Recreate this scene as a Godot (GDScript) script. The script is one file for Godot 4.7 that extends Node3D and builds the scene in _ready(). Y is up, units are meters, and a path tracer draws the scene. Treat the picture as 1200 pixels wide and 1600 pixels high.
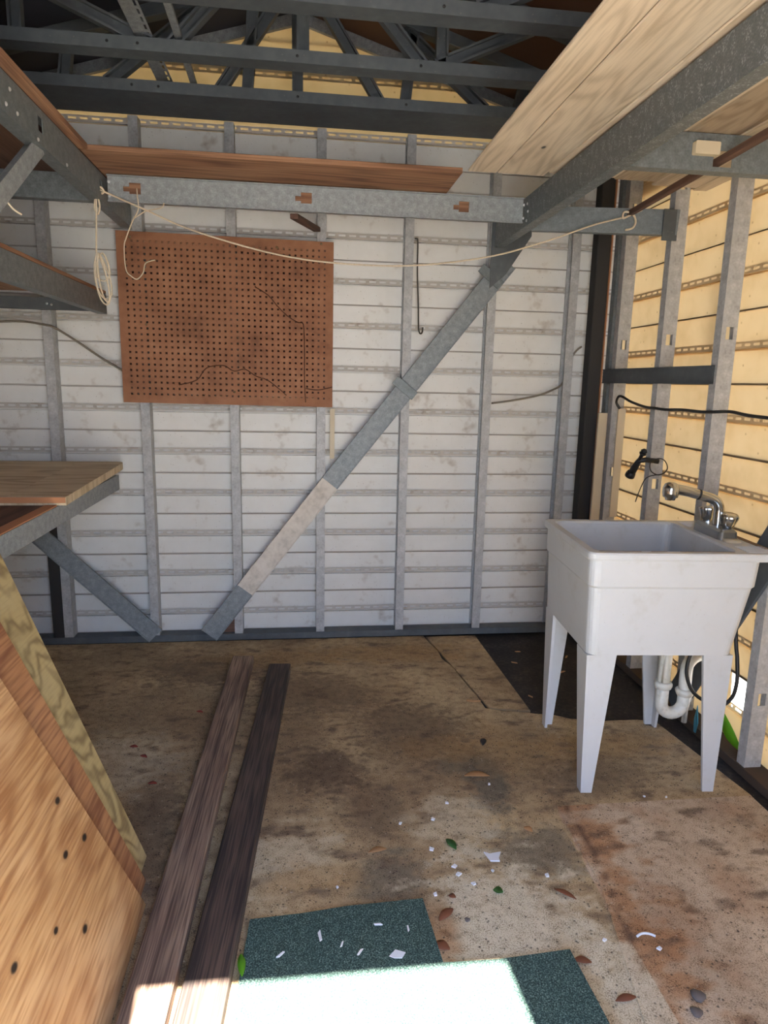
extends Node3D

var M := {}
var used := {}
var rng := RandomNumberGenerator.new()

# ------------------------------------------------------------------ helpers
func numbered(n: String) -> String:
	var k: int = used.get(n, 0)
	used[n] = k + 1
	return n if k == 0 else "%s_%03d" % [n, k]

func tag(o, label := "", category := "", group := "", kind := ""):
	if label: o.set_meta("label", label)
	if category: o.set_meta("category", category)
	if group: o.set_meta("group", group)
	if kind: o.set_meta("kind", kind)
	return o

func base(called: String, at := Vector3.ZERO, label := "", category := "", group := "", kind := "") -> Node3D:
	var o := Node3D.new()
	o.name = numbered(called)
	add_child(o)
	o.position = at
	return tag(o, label, category, group, kind)

func ST() -> SurfaceTool:
	var st := SurfaceTool.new()
	st.begin(Mesh.PRIMITIVE_TRIANGLES)
	st.set_smooth_group(-1)
	return st

func build(st: SurfaceTool, called: String, m: Material, parent = null) -> MeshInstance3D:
	st.generate_normals()
	st.index()
	var o := MeshInstance3D.new()
	o.mesh = st.commit()
	o.material_override = m
	if parent == null or parent == self:
		o.name = numbered(called)
		add_child(o)
	else:
		o.name = called
		parent.add_child(o, true)
	return o

func place(mesh: Mesh, called: String, m: Material, parent) -> MeshInstance3D:
	var o := MeshInstance3D.new()
	o.mesh = mesh
	o.material_override = m
	if parent == self:
		o.name = numbered(called)
		add_child(o)
	else:
		o.name = called
		parent.add_child(o, true)
	return o

# a, b, c run counter-clockwise seen from outside
func tri(st: SurfaceTool, a, b, c, ua := Vector2.ZERO, ub := Vector2.ZERO, uc := Vector2.ZERO):
	st.set_uv(ua); st.add_vertex(a)
	st.set_uv(uc); st.add_vertex(c)
	st.set_uv(ub); st.add_vertex(b)

func quad(st: SurfaceTool, a, b, c, d, ua := Vector2.ZERO, ub := Vector2.ZERO, uc := Vector2.ZERO, ud := Vector2.ZERO):
	tri(st, a, b, c, ua, ub, uc)
	tri(st, a, c, d, ua, uc, ud)

# polygon in local xy, extruded along local z; uv in metres (along, around)
func prism(st: SurfaceTool, poly: PackedVector2Array, xf: Transform3D, length: float, uo := Vector2.ZERO):
	var p := poly.duplicate()
	if Geometry2D.is_polygon_clockwise(p):
		p.reverse()
	var n := p.size()
	var per := 0.0
	for i in n:
		var a := p[i]
		var b := p[(i + 1) % n]
		var l := a.distance_to(b)
		quad(st, xf * Vector3(a.x, a.y, 0), xf * Vector3(b.x, b.y, 0), xf * Vector3(b.x, b.y, length), xf * Vector3(a.x, a.y, length),
			uo + Vector2(0, per), uo + Vector2(0, per + l), uo + Vector2(length, per + l), uo + Vector2(length, per))
		per += l
	var t := Geometry2D.triangulate_polygon(p)
	for i in range(0, t.size(), 3):
		var q := [p[t[i]], p[t[i + 1]], p[t[i + 2]]]
		var ar: float = (q[1] - q[0]).cross(q[2] - q[0])
		if ar < 0:
			q = [q[0], q[2], q[1]]
		tri(st, xf * Vector3(q[0].x, q[0].y, length), xf * Vector3(q[1].x, q[1].y, length), xf * Vector3(q[2].x, q[2].y, length), uo + q[0], uo + q[1], uo + q[2])
		tri(st, xf * Vector3(q[2].x, q[2].y, 0), xf * Vector3(q[1].x, q[1].y, 0), xf * Vector3(q[0].x, q[0].y, 0), uo + q[2], uo + q[1], uo + q[0])

func rect(x0: float, y0: float, x1: float, y1: float, c := 0.0) -> PackedVector2Array:
	if c <= 0.0:
		return PackedVector2Array([Vector2(x0, y0), Vector2(x1, y0), Vector2(x1, y1), Vector2(x0, y1)])
	return PackedVector2Array([Vector2(x0 + c, y0), Vector2(x1 - c, y0), Vector2(x1, y0 + c), Vector2(x1, y1 - c), Vector2(x1 - c, y1), Vector2(x0 + c, y1), Vector2(x0, y1 - c), Vector2(x0, y0 + c)])

# C section: web along local x 0..w at y 0, flanges up to y f, lips l; open towards +y
func csec(w: float, f: float, l: float, t := 0.002) -> PackedVector2Array:
	return PackedVector2Array([Vector2(0, 0), Vector2(w, 0), Vector2(w, f), Vector2(w - l, f), Vector2(w - l, f - t), Vector2(w - t, f - t), Vector2(w - t, t),
		Vector2(t, t), Vector2(t, f - t), Vector2(l, f - t), Vector2(l, f), Vector2(0, f)])

# transform whose local z runs from a to b, local y as near as possible to up
func along(a: Vector3, b: Vector3, up := Vector3.UP) -> Transform3D:
	var z := (b - a).normalized()
	var x := up.cross(z).normalized()
	var y := z.cross(x)
	return Transform3D(Basis(x, y, z), a)

# a box bar from a to b, w across (local x) and h (local y), centred
func bar(st: SurfaceTool, a: Vector3, b: Vector3, w: float, h: float, up := Vector3.UP, c := 0.0, uo := Vector2.ZERO):
	prism(st, rect(-w / 2, -h / 2, w / 2, h / 2, c), along(a, b, up), a.distance_to(b), uo)

func block(st: SurfaceTool, lo: Vector3, hi: Vector3, c := 0.0):
	prism(st, rect(lo.x, lo.y, hi.x, hi.y, c), Transform3D(Basis(), Vector3(0, 0, lo.z)), hi.z - lo.z)

func block_x(st: SurfaceTool, lo: Vector3, hi: Vector3, c := 0.0, uo := Vector2.ZERO):   # extruded along x (grain along x)
	prism(st, rect(lo.z, lo.y, hi.z, hi.y, c), Transform3D(Basis(Vector3(0, 0, 1), Vector3(0, 1, 0), Vector3(-1, 0, 0)), Vector3(hi.x, 0, 0)), hi.x - lo.x, uo)

func block_y(st: SurfaceTool, lo: Vector3, hi: Vector3, c := 0.0, uo := Vector2.ZERO):
	prism(st, rect(lo.x, -hi.z, hi.x, -lo.z, c), Transform3D(Basis(Vector3(1, 0, 0), Vector3(0, 0, -1), Vector3(0, 1, 0)), Vector3(0, lo.y, 0)), hi.y - lo.y, uo)

# plate in local xy with holes (array of Rect2), thickness along z 0..t
func plate(st: SurfaceTool, r: Rect2, holes: Array, xf: Transform3D, t: float):
	var xs := [r.position.x, r.end.x]
	var ys := [r.position.y, r.end.y]
	for h in holes:
		for v in [h.position.x, h.end.x]:
			if not xs.has(v): xs.append(v)
		for v in [h.position.y, h.end.y]:
			if not ys.has(v): ys.append(v)
	xs.sort(); ys.sort()
	var nx := xs.size() - 1
	var ny := ys.size() - 1
	var solid := func(i, j):
		if i < 0 or j < 0 or i >= nx or j >= ny: return false
		var c := Vector2((xs[i] + xs[i + 1]) / 2, (ys[j] + ys[j + 1]) / 2)
		for h in holes:
			if h.has_point(c): return false
		return true
	for i in nx:
		for j in ny:
			if not solid.call(i, j): continue
			var x0: float = xs[i]; var x1: float = xs[i + 1]; var y0: float = ys[j]; var y1: float = ys[j + 1]
			var v := func(x, y, z): return xf * Vector3(x, y, z)
			quad(st, v.call(x0, y0, t), v.call(x1, y0, t), v.call(x1, y1, t), v.call(x0, y1, t), Vector2(x0, y0), Vector2(x1, y0), Vector2(x1, y1), Vector2(x0, y1))
			quad(st, v.call(x0, y1, 0), v.call(x1, y1, 0), v.call(x1, y0, 0), v.call(x0, y0, 0), Vector2(x0, y1), Vector2(x1, y1), Vector2(x1, y0), Vector2(x0, y0))
			if not solid.call(i - 1, j): quad(st, v.call(x0, y0, 0), v.call(x0, y0, t), v.call(x0, y1, t), v.call(x0, y1, 0))
			if not solid.call(i + 1, j): quad(st, v.call(x1, y0, t), v.call(x1, y0, 0), v.call(x1, y1, 0), v.call(x1, y1, t))
			if not solid.call(i, j - 1): quad(st, v.call(x0, y0, 0), v.call(x1, y0, 0), v.call(x1, y0, t), v.call(x0, y0, t))
			if not solid.call(i, j + 1): quad(st, v.call(x0, y1, t), v.call(x1, y1, t), v.call(x1, y1, 0), v.call(x0, y1, 0))

func smooth_path(pts: Array, step := 6) -> Array:
	var out := []
	for i in pts.size() - 1:
		var p0: Vector3 = pts[max(i - 1, 0)]
		var p1: Vector3 = pts[i]
		var p2: Vector3 = pts[i + 1]
		var p3: Vector3 = pts[min(i + 2, pts.size() - 1)]
		for k in step:
			out.append(p1.cubic_interpolate(p2, p0, p3, float(k) / step))
	out.append(pts[-1])
	return out

func tube(st: SurfaceTool, pts: Array, r, sides := 8):
	st.set_smooth_group(1)
	var rings := []
	var x := Vector3.ZERO
	for i in pts.size():
		var d: Vector3 = (pts[min(i + 1, pts.size() - 1)] - pts[max(i - 1, 0)]).normalized()
		if x == Vector3.ZERO:
			x = d.cross(Vector3(0.31, 0.9, 0.27)).normalized()
		x = (x - d * x.dot(d)).normalized()
		var y := d.cross(x)
		var rr: float = r[i] if r is Array else r
		var ring := []
		for k in sides:
			var a := TAU * k / sides
			ring.append(pts[i] + (x * cos(a) + y * sin(a)) * rr)
		rings.append(ring)
	for i in pts.size() - 1:
		for k in sides:
			var n := (k + 1) % sides
			quad(st, rings[i][k], rings[i][n], rings[i + 1][n], rings[i + 1][k])
	for k in range(1, sides - 1):
		tri(st, rings[0][0], rings[0][k + 1], rings[0][k])
		tri(st, rings[-1][0], rings[-1][k], rings[-1][k + 1])
	st.set_smooth_group(-1)

# profile [(r, y)] turned about local y
func lathe(st: SurfaceTool, prof: Array, xf: Transform3D, sides := 20, lobes := 0, lobe := 0.0):
	st.set_smooth_group(1)
	for i in prof.size() - 1:
		for k in sides:
			var a := TAU * k / sides
			var b := TAU * (k + 1) / sides
			var fa := 1.0 + lobe * cos(lobes * a)
			var fb := 1.0 + lobe * cos(lobes * b)
			var p: Vector2 = prof[i]
			var q: Vector2 = prof[i + 1]
			quad(st, xf * Vector3(p.x * fa * cos(a), p.y, -p.x * fa * sin(a)), xf * Vector3(p.x * fb * cos(b), p.y, -p.x * fb * sin(b)), xf * Vector3(q.x * fb * cos(b), q.y, -q.x * fb * sin(b)), xf * Vector3(q.x * fa * cos(a), q.y, -q.x * fa * sin(a)))
	st.set_smooth_group(-1)

func ring(u0: float, u1: float, v0: float, v1: float, r: float, y: float, seg := 5) -> Array:
	var out := []
	for c in [[u1 - r, v1 - r, 0.0], [u0 + r, v1 - r, 0.5], [u0 + r, v0 + r, 1.0], [u1 - r, v0 + r, 1.5]]:
		for k in seg + 1:
			var a: float = PI * (c[2] + 0.5 * k / seg)
			out.append(Vector3(c[0] + r * cos(a), y, c[1] + r * sin(a)))
	return out

# rings run counter-clockwise from +x to +z, so seen from above clockwise
func loft(st: SurfaceTool, rings: Array, cap0 := true, cap1 := true):
	for i in rings.size() - 1:
		var n: int = rings[i].size()
		for k in n:
			var m := (k + 1) % n
			quad(st, rings[i][m], rings[i][k], rings[i + 1][k], rings[i + 1][m])
	for e in [[cap0, rings[0], false], [cap1, rings[-1], true]]:
		if e[0]:
			var c := Vector3.ZERO
			for p in e[1]: c += p
			c /= e[1].size()
			for k in e[1].size():
				var m: int = (k + 1) % e[1].size()
				if e[2]: tri(st, c, e[1][m], e[1][k])
				else: tri(st, c, e[1][k], e[1][m])

# ------------------------------------------------------------------ materials
func noise(seed_: int, freq: float, oct := 4, kind := FastNoiseLite.TYPE_SIMPLEX_SMOOTH) -> FastNoiseLite:
	var n := FastNoiseLite.new()
	n.seed = seed_
	n.frequency = freq
	n.noise_type = kind
	n.fractal_octaves = oct
	return n

# mottled colours, seamless: blend of two noise layers between stops
func mottle(size: int, seed_: int, f1: float, f2: float, stops: Array, share := 0.5, speck := 0.0, speck_color := Color.BLACK) -> ImageTexture:
	var a := noise(seed_, f1, 4).get_seamless_image(size, size).get_data()
	var b := noise(seed_ + 7, f2, 3).get_seamless_image(size, size).get_data()
	var g := Gradient.new()
	g.offsets = PackedFloat32Array(stops.map(func(s): return s[0]))
	g.colors = PackedColorArray(stops.map(func(s): return s[1]))
	var lut := PackedByteArray()
	for k in 256:
		var c := g.sample(k / 255.0)
		lut.append(int(c.r * 255)); lut.append(int(c.g * 255)); lut.append(int(c.b * 255))
	var data := PackedByteArray()
	data.resize(size * size * 3)
	var ka := 1.0 - share
	for i in size * size:
		var v := int(a[i] * ka + b[i] * share) * 3
		var j := i * 3
		data[j] = lut[v]; data[j + 1] = lut[v + 1]; data[j + 2] = lut[v + 2]
	var im := Image.create_from_data(size, size, false, Image.FORMAT_RGB8, data)
	var r := RandomNumberGenerator.new()
	r.seed = seed_ + 3
	for k in int(speck * size * size):
		var x := r.randi() % size
		var y := r.randi() % size
		im.set_pixel(x, y, im.get_pixel(x, y).lerp(speck_color, r.randf_range(0.3, 1.0)))
	return ImageTexture.create_from_image(im)

func stretched(n: FastNoiseLite, w: int, h: int, sx: float) -> PackedByteArray:
	var im := n.get_image(maxi(int(w * sx), 8), h, false, false, false)
	im.convert(Image.FORMAT_L8)
	im.resize(w, h, Image.INTERPOLATE_CUBIC)
	return im.get_data()

# wood with the grain along u; k: how strongly the rings wander, rings: rings across the height
func wood(w: int, h: int, seed_: int, dark: Color, mid: Color, light: Color, rings: float, k: float, grit: float, along_: float, knots := []) -> ImageTexture:
	var low := stretched(noise(seed_, 0.006, 3), w, h, along_)
	var fine := stretched(noise(seed_ + 1, 0.2, 3), w, h, 0.05)
	var blotch := stretched(noise(seed_ + 2, 0.008, 3), w, h, 0.5)
	var data := PackedByteArray()
	data.resize(w * h * 3)
	var i := 0
	for y in h:
		var ph := float(y) / h * rings * TAU
		for x in w:
			var r := sin(ph + (low[i] / 127.5 - 1.0) * k * 2.0) * 0.5 + 0.5
			var f := (fine[i] / 127.5 - 1.0) * grit
			var c := mid.lerp(dark, r * r * 0.75).lerp(light, clampf((blotch[i] / 127.5 - 1.0) * 0.9 + 0.15, 0, 0.8))
			c = c.lerp(dark, minf(f, 0.7)) if f > 0.0 else c.lerp(light, minf(-f * 0.7, 0.5))
			data[i * 3] = int(c.r * 255); data[i * 3 + 1] = int(c.g * 255); data[i * 3 + 2] = int(c.b * 255)
			i += 1
	var im := Image.create_from_data(w, h, false, Image.FORMAT_RGB8, data)
	for p in knots:
		for y in range(int(p.y - p.z * 2), int(p.y + p.z * 2)):
			for x in range(int(p.x - p.z * 3), int(p.x + p.z * 3)):
				if x < 0 or y < 0 or x >= w or y >= h: continue
				var d: float = Vector2((x - p.x) * 0.6, y - p.y).length() / p.z
				if d < 1.0: im.set_pixel(x, y, im.get_pixel(x, y).lerp(dark * 0.3, minf(1.0, (1.0 - d) * 2.0)))
				elif d < 1.7: im.set_pixel(x, y, im.get_pixel(x, y).lerp(dark, 0.5 * (1.7 - d)))
	return ImageTexture.create_from_image(im)

func S(r: int, g: int, b: int) -> Color:
	return Color(r / 255.0, g / 255.0, b / 255.0)

func mat(called: String, c: Color, rough := 0.8, metal := 0.0, t: Texture2D = null, scale := Vector3.ONE, planes := 0) -> StandardMaterial3D:
	var m := StandardMaterial3D.new()
	m.resource_name = called
	m.albedo_color = c
	m.roughness = rough
	m.metallic = metal
	m.albedo_texture = t
	m.uv1_scale = scale
	m.uv1_triplanar = planes > 0
	m.uv1_world_triplanar = planes == 2
	m.cull_mode = BaseMaterial3D.CULL_DISABLED
	M[called] = m
	return m

func relief(m: StandardMaterial3D, t: Texture2D, cm: float):
	m.heightmap_enabled = true
	m.heightmap_texture = t
	m.heightmap_scale = cm

func make_materials():
	var galv_t := mottle(512, 11, 0.03, 0.11, [[0.0, S(118, 122, 122)], [0.4, S(142, 146, 146)], [0.6, S(152, 156, 156)], [1.0, S(178, 182, 182)]], 0.45, 0.004, S(225, 228, 226))
	mat("galvanized", Color.WHITE, 0.52, 0.25, galv_t, Vector3(2.2, 2.2, 2.2), 2)
	var worn_t := mottle(512, 21, 0.02, 0.09, [[0.0, S(98, 104, 106)], [0.5, S(122, 127, 128)], [0.62, S(130, 135, 136)], [0.70, S(166, 171, 172)], [1.0, S(204, 207, 207)]], 0.6, 0.003, S(220, 222, 222))
	mat("galvanized_worn", Color(0.86, 0.87, 0.88), 0.45, 0.3, worn_t, Vector3(3.0, 3.0, 3.0), 2)
	mat("grey_primer", Color.WHITE, 0.6, 0.0, mottle(256, 17, 0.01, 0.06, [[0.0, S(68, 72, 75)], [0.5, S(80, 85, 88)], [0.75, S(88, 93, 95)], [1.0, S(112, 116, 117)]], 0.4, 0.002, S(134, 122, 112)), Vector3(1.3, 1.3, 1.3), 2)
	mat("galvanized_mid", Color(0.80, 0.82, 0.83), 0.5, 0.25, galv_t, Vector3(1.9, 1.9, 1.9), 2)
	mat("stud_steel", Color.WHITE, 0.55, 0.1, mottle(256, 15, 0.03, 0.11, [[0.0, S(140, 138, 135)], [0.4, S(168, 167, 165)], [0.6, S(176, 176, 174)], [1.0, S(206, 205, 203)]], 0.45, 0.003, S(110, 100, 92)), Vector3(2.6, 2.6, 2.6), 2)
	mat("painted_over", S(232, 226, 218), 0.7, 0.0, mottle(256, 31, 0.03, 0.1, [[0.0, S(196, 190, 180)], [0.5, S(235, 230, 222)], [1.0, S(250, 247, 240)]], 0.4), Vector3(1.5, 1.5, 1.5), 2)
	var grime := mottle(512, 41, 0.012, 0.05, [[0.0, S(170, 156, 142)], [0.18, S(214, 206, 196)], [0.32, S(238, 235, 229)], [1.0, S(246, 244, 240)]], 0.3, 0.0015, S(150, 135, 122))
	mat("siding", S(234, 234, 232), 0.45, 0.0, grime, Vector3(0.8, 0.8, 0.8), 2)
	var vt := mottle(256, 51, 0.02, 0.06, [[0.0, S(226, 216, 200)], [0.5, S(246, 240, 230)], [1.0, S(252, 249, 244)]], 0.4, 0.002, S(150, 135, 115))
	var v := mat("vinyl", S(212, 190, 152), 0.5, 0.0, vt, Vector3(0.7, 0.7, 0.7), 2)
	v.backlight_enabled = true
	v.backlight = Color(0.20, 0.175, 0.13).linear_to_srgb()
	var gv: StandardMaterial3D = v.duplicate()
	gv.resource_name = "gable_vinyl"
	gv.albedo_color = S(204, 187, 148)
	gv.backlight = Color(0.15, 0.12, 0.075).linear_to_srgb()
	M["gable_vinyl"] = gv
	mat("hem_dirty", S(198, 193, 186), 0.6, 0.0, grime, Vector3(1.1, 1.1, 1.1), 2)
	mat("seam_dirt", S(168, 144, 110), 0.9)
	mat("seam_grey", S(186, 178, 168), 0.9)
	mat("brace_steel", Color(0.92, 0.93, 0.94), 0.55, 0.15, galv_t, Vector3(1.9, 1.9, 1.9), 2)
	mat("rust_dirt", S(72, 58, 46), 0.95)
	mat("black_rubber", S(28, 27, 27), 0.5)
	mat("dark_post", S(46, 44, 43), 0.8)
	mat("screw", S(215, 218, 220), 0.35, 0.6)
	mat("rope", S(244, 232, 212), 0.9, 0.0, mottle(128, 61, 0.08, 0.3, [[0.0, S(190, 180, 165)], [1.0, S(255, 250, 240)]], 0.7), Vector3(9, 9, 9), 2)
	mat("wire_dark", S(70, 66, 58), 0.6, 0.2)
	mat("cable_grey", S(122, 112, 98), 0.7)
	mat("pvc", S(228, 226, 218), 0.4, 0.0, mottle(128, 63, 0.03, 0.12, [[0.0, S(190, 180, 160)], [0.4, S(245, 243, 238)], [1.0, S(255, 255, 252)]], 0.5), Vector3(4, 4, 4), 2)
	mat("brass_old", S(120, 104, 76), 0.45, 0.6)
	mat("chrome", S(205, 207, 208), 0.16, 1.0)
	mat("chrome_dull", S(150, 152, 152), 0.32, 0.9)
	var sink_t := mottle(512, 71, 0.01, 0.05, [[0.0, S(240, 238, 232)], [0.35, S(251, 251, 250)], [1.0, S(255, 255, 255)]], 0.3, 0.0005, S(190, 170, 140))
	mat("sink_plastic", S(203, 203, 202), 0.42, 0.0, sink_t, Vector3(1.4, 1.4, 1.4), 1)
	mat("sink_stain", S(176, 150, 118), 0.8, 0.0, mottle(128, 73, 0.06, 0.2, [[0.0, S(150, 120, 90)], [1.0, S(255, 245, 230)]], 0.5), Vector3(5, 5, 5), 2)
	mat("pegboard", Color.WHITE, 0.75, 0.0, mottle(512, 81, 0.008, 0.04, [[0.0, S(112, 72, 48)], [0.4, S(146, 98, 68)], [0.7, S(156, 107, 76)], [1.0, S(174, 126, 92)]], 0.35, 0.003, S(90, 56, 38)), Vector3(0.9, 0.9, 0.9), 2)
	mat("stain_dark", S(84, 52, 36), 0.85)
	mat("plywood_new", Color.WHITE, 0.7, 0.0, wood(1024, 512, 91, S(150, 98, 56), S(197, 148, 96), S(222, 178, 128), 9.0, 9.0, 0.9, 0.25, [Vector3(120, 150, 5), Vector3(125, 215, 5), Vector3(170, 165, 5), Vector3(215, 90, 5), Vector3(255, 130, 4), Vector3(300, 230, 5), Vector3(330, 160, 5), Vector3(60, 300, 4)]), Vector3(1.0 / 1.8, 1.0 / 0.9, 1))
	mat("plywood_red", Color.WHITE, 0.75, 0.0, wood(512, 512, 97, S(124, 76, 48), S(172, 120, 78), S(198, 146, 100), 12.0, 7.0, 1.1, 0.3), Vector3(1.0, 1.0, 1))
	mat("plywood_zebra", Color.WHITE, 0.75, 0.0, wood(512, 512, 101, S(118, 98, 62), S(184, 162, 112), S(194, 174, 126), 13.0, 6.0, 0.25, 1.0), Vector3(1.6, 1.1, 1))
	mat("plywood_old", Color.WHITE, 0.85, 0.0, wood(512, 512, 103, S(98, 66, 47), S(150, 108, 80), S(178, 138, 106), 10.0, 9.0, 0.7, 0.2), Vector3(0.6, 1.6, 1))
	mat("plywood_dark", Color.WHITE, 0.85, 0.0, wood(512, 256, 107, S(66, 46, 38), S(100, 71, 57), S(118, 87, 70), 6.0, 6.0, 0.6, 0.2), Vector3(0.6, 1.2, 1))
	var lam := wood(1024, 512, 109, S(176, 156, 130), S(212, 193, 167), S(224, 206, 180), 7.0, 14.0, 0.55, 0.12, [Vector3(420, 200, 6), Vector3(700, 330, 7), Vector3(250, 90, 5)])
	mat("laminate", Color.WHITE, 0.55, 0.0, lam, Vector3(1.0 / 1.6, 1.0 / 0.7, 1))
	mat("laminate_dark", Color(0.82, 0.8, 0.78), 0.55, 0.0, lam, Vector3(1.0 / 1.1, 1.0 / 0.5, 1))
	mat("old_board", Color.WHITE, 0.85, 0.0, wood(1024, 256, 113, S(76, 60, 51), S(132, 108, 92), S(170, 146, 122), 5.0, 5.0, 1.3, 0.08), Vector3(1.0 / 2.3, 1.0 / 0.3, 1))
	mat("old_board_dark", Color.WHITE, 0.8, 0.0, wood(1024, 256, 117, S(40, 34, 32), S(74, 60, 54), S(112, 92, 78), 5.0, 5.0, 1.3, 0.08), Vector3(1.0 / 2.3, 1.0 / 0.3, 1))
	mat("bench_wood", Color.WHITE, 0.8, 0.0, wood(512, 256, 119, S(160, 137, 106), S(206, 186, 152), S(220, 202, 168), 5.0, 8.0, 0.6, 0.15, [Vector3(200, 150, 6)]), Vector3(1.0, 1.6, 1))
	mat("raw_edge", S(186, 128, 88), 0.85)
	mat("cream_trim", S(206, 190, 160), 0.6)
	mat("roof_felt", S(58, 58, 66), 0.9)
	mat("roof_board", S(94, 66, 48), 0.9)
	mat("front_cladding", S(196, 190, 180), 0.7)
	var conc := mottle(512, 131, 0.015, 0.1, [[0.0, S(150, 148, 142)], [1.0, S(206, 203, 196)]], 0.5)
	mat("yard", Color.WHITE, 0.95, 0.0, conc, Vector3(0.5, 0.5, 0.5), 2)
	var ct := mottle(512, 141, 0.05, 0.28, [[0.0, S(16, 28, 26)], [0.38, S(40, 60, 56)], [0.52, S(58, 82, 76)], [0.66, S(96, 120, 110)], [1.0, S(180, 196, 184)]], 0.85, 0.02, S(170, 186, 178))
	var cm := mat("carpet", Color.WHITE, 0.95, 0.0, ct, Vector3(1.5, 1.5, 1.5), 2)
	mat("dry_leaf", S(128, 78, 52), 0.8)
	mat("tan_leaf", S(186, 142, 98), 0.8)
	mat("red_leaf", S(142, 58, 44), 0.8)
	var gl := mat("green_leaf", S(62, 104, 52), 0.6)
	gl.backlight_enabled = true
	gl.backlight = Color(0.25, 0.4, 0.1).linear_to_srgb()
	var bl := mat("bright_leaf", S(104, 160, 40), 0.5)
	bl.backlight_enabled = true
	bl.backlight = Color(0.35, 0.7, 0.1).linear_to_srgb()
	mat("paper", S(226, 228, 232), 0.8)
	mat("stone", S(104, 94, 88), 0.9)
	mat("blue_plastic", S(70, 140, 160), 0.5)
	mat("bitumen", Color.WHITE, 0.9, 0.0, mottle(256, 151, 0.02, 0.12, [[0.0, S(22, 20, 19)], [0.5, S(40, 36, 34)], [0.8, S(62, 54, 48)], [1.0, S(96, 84, 74)]], 0.5, 0.004, S(150, 140, 130)), Vector3(1.4, 1.4, 1.4), 2)
	mat("purple_tape", S(150, 128, 124), 0.6)

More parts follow.
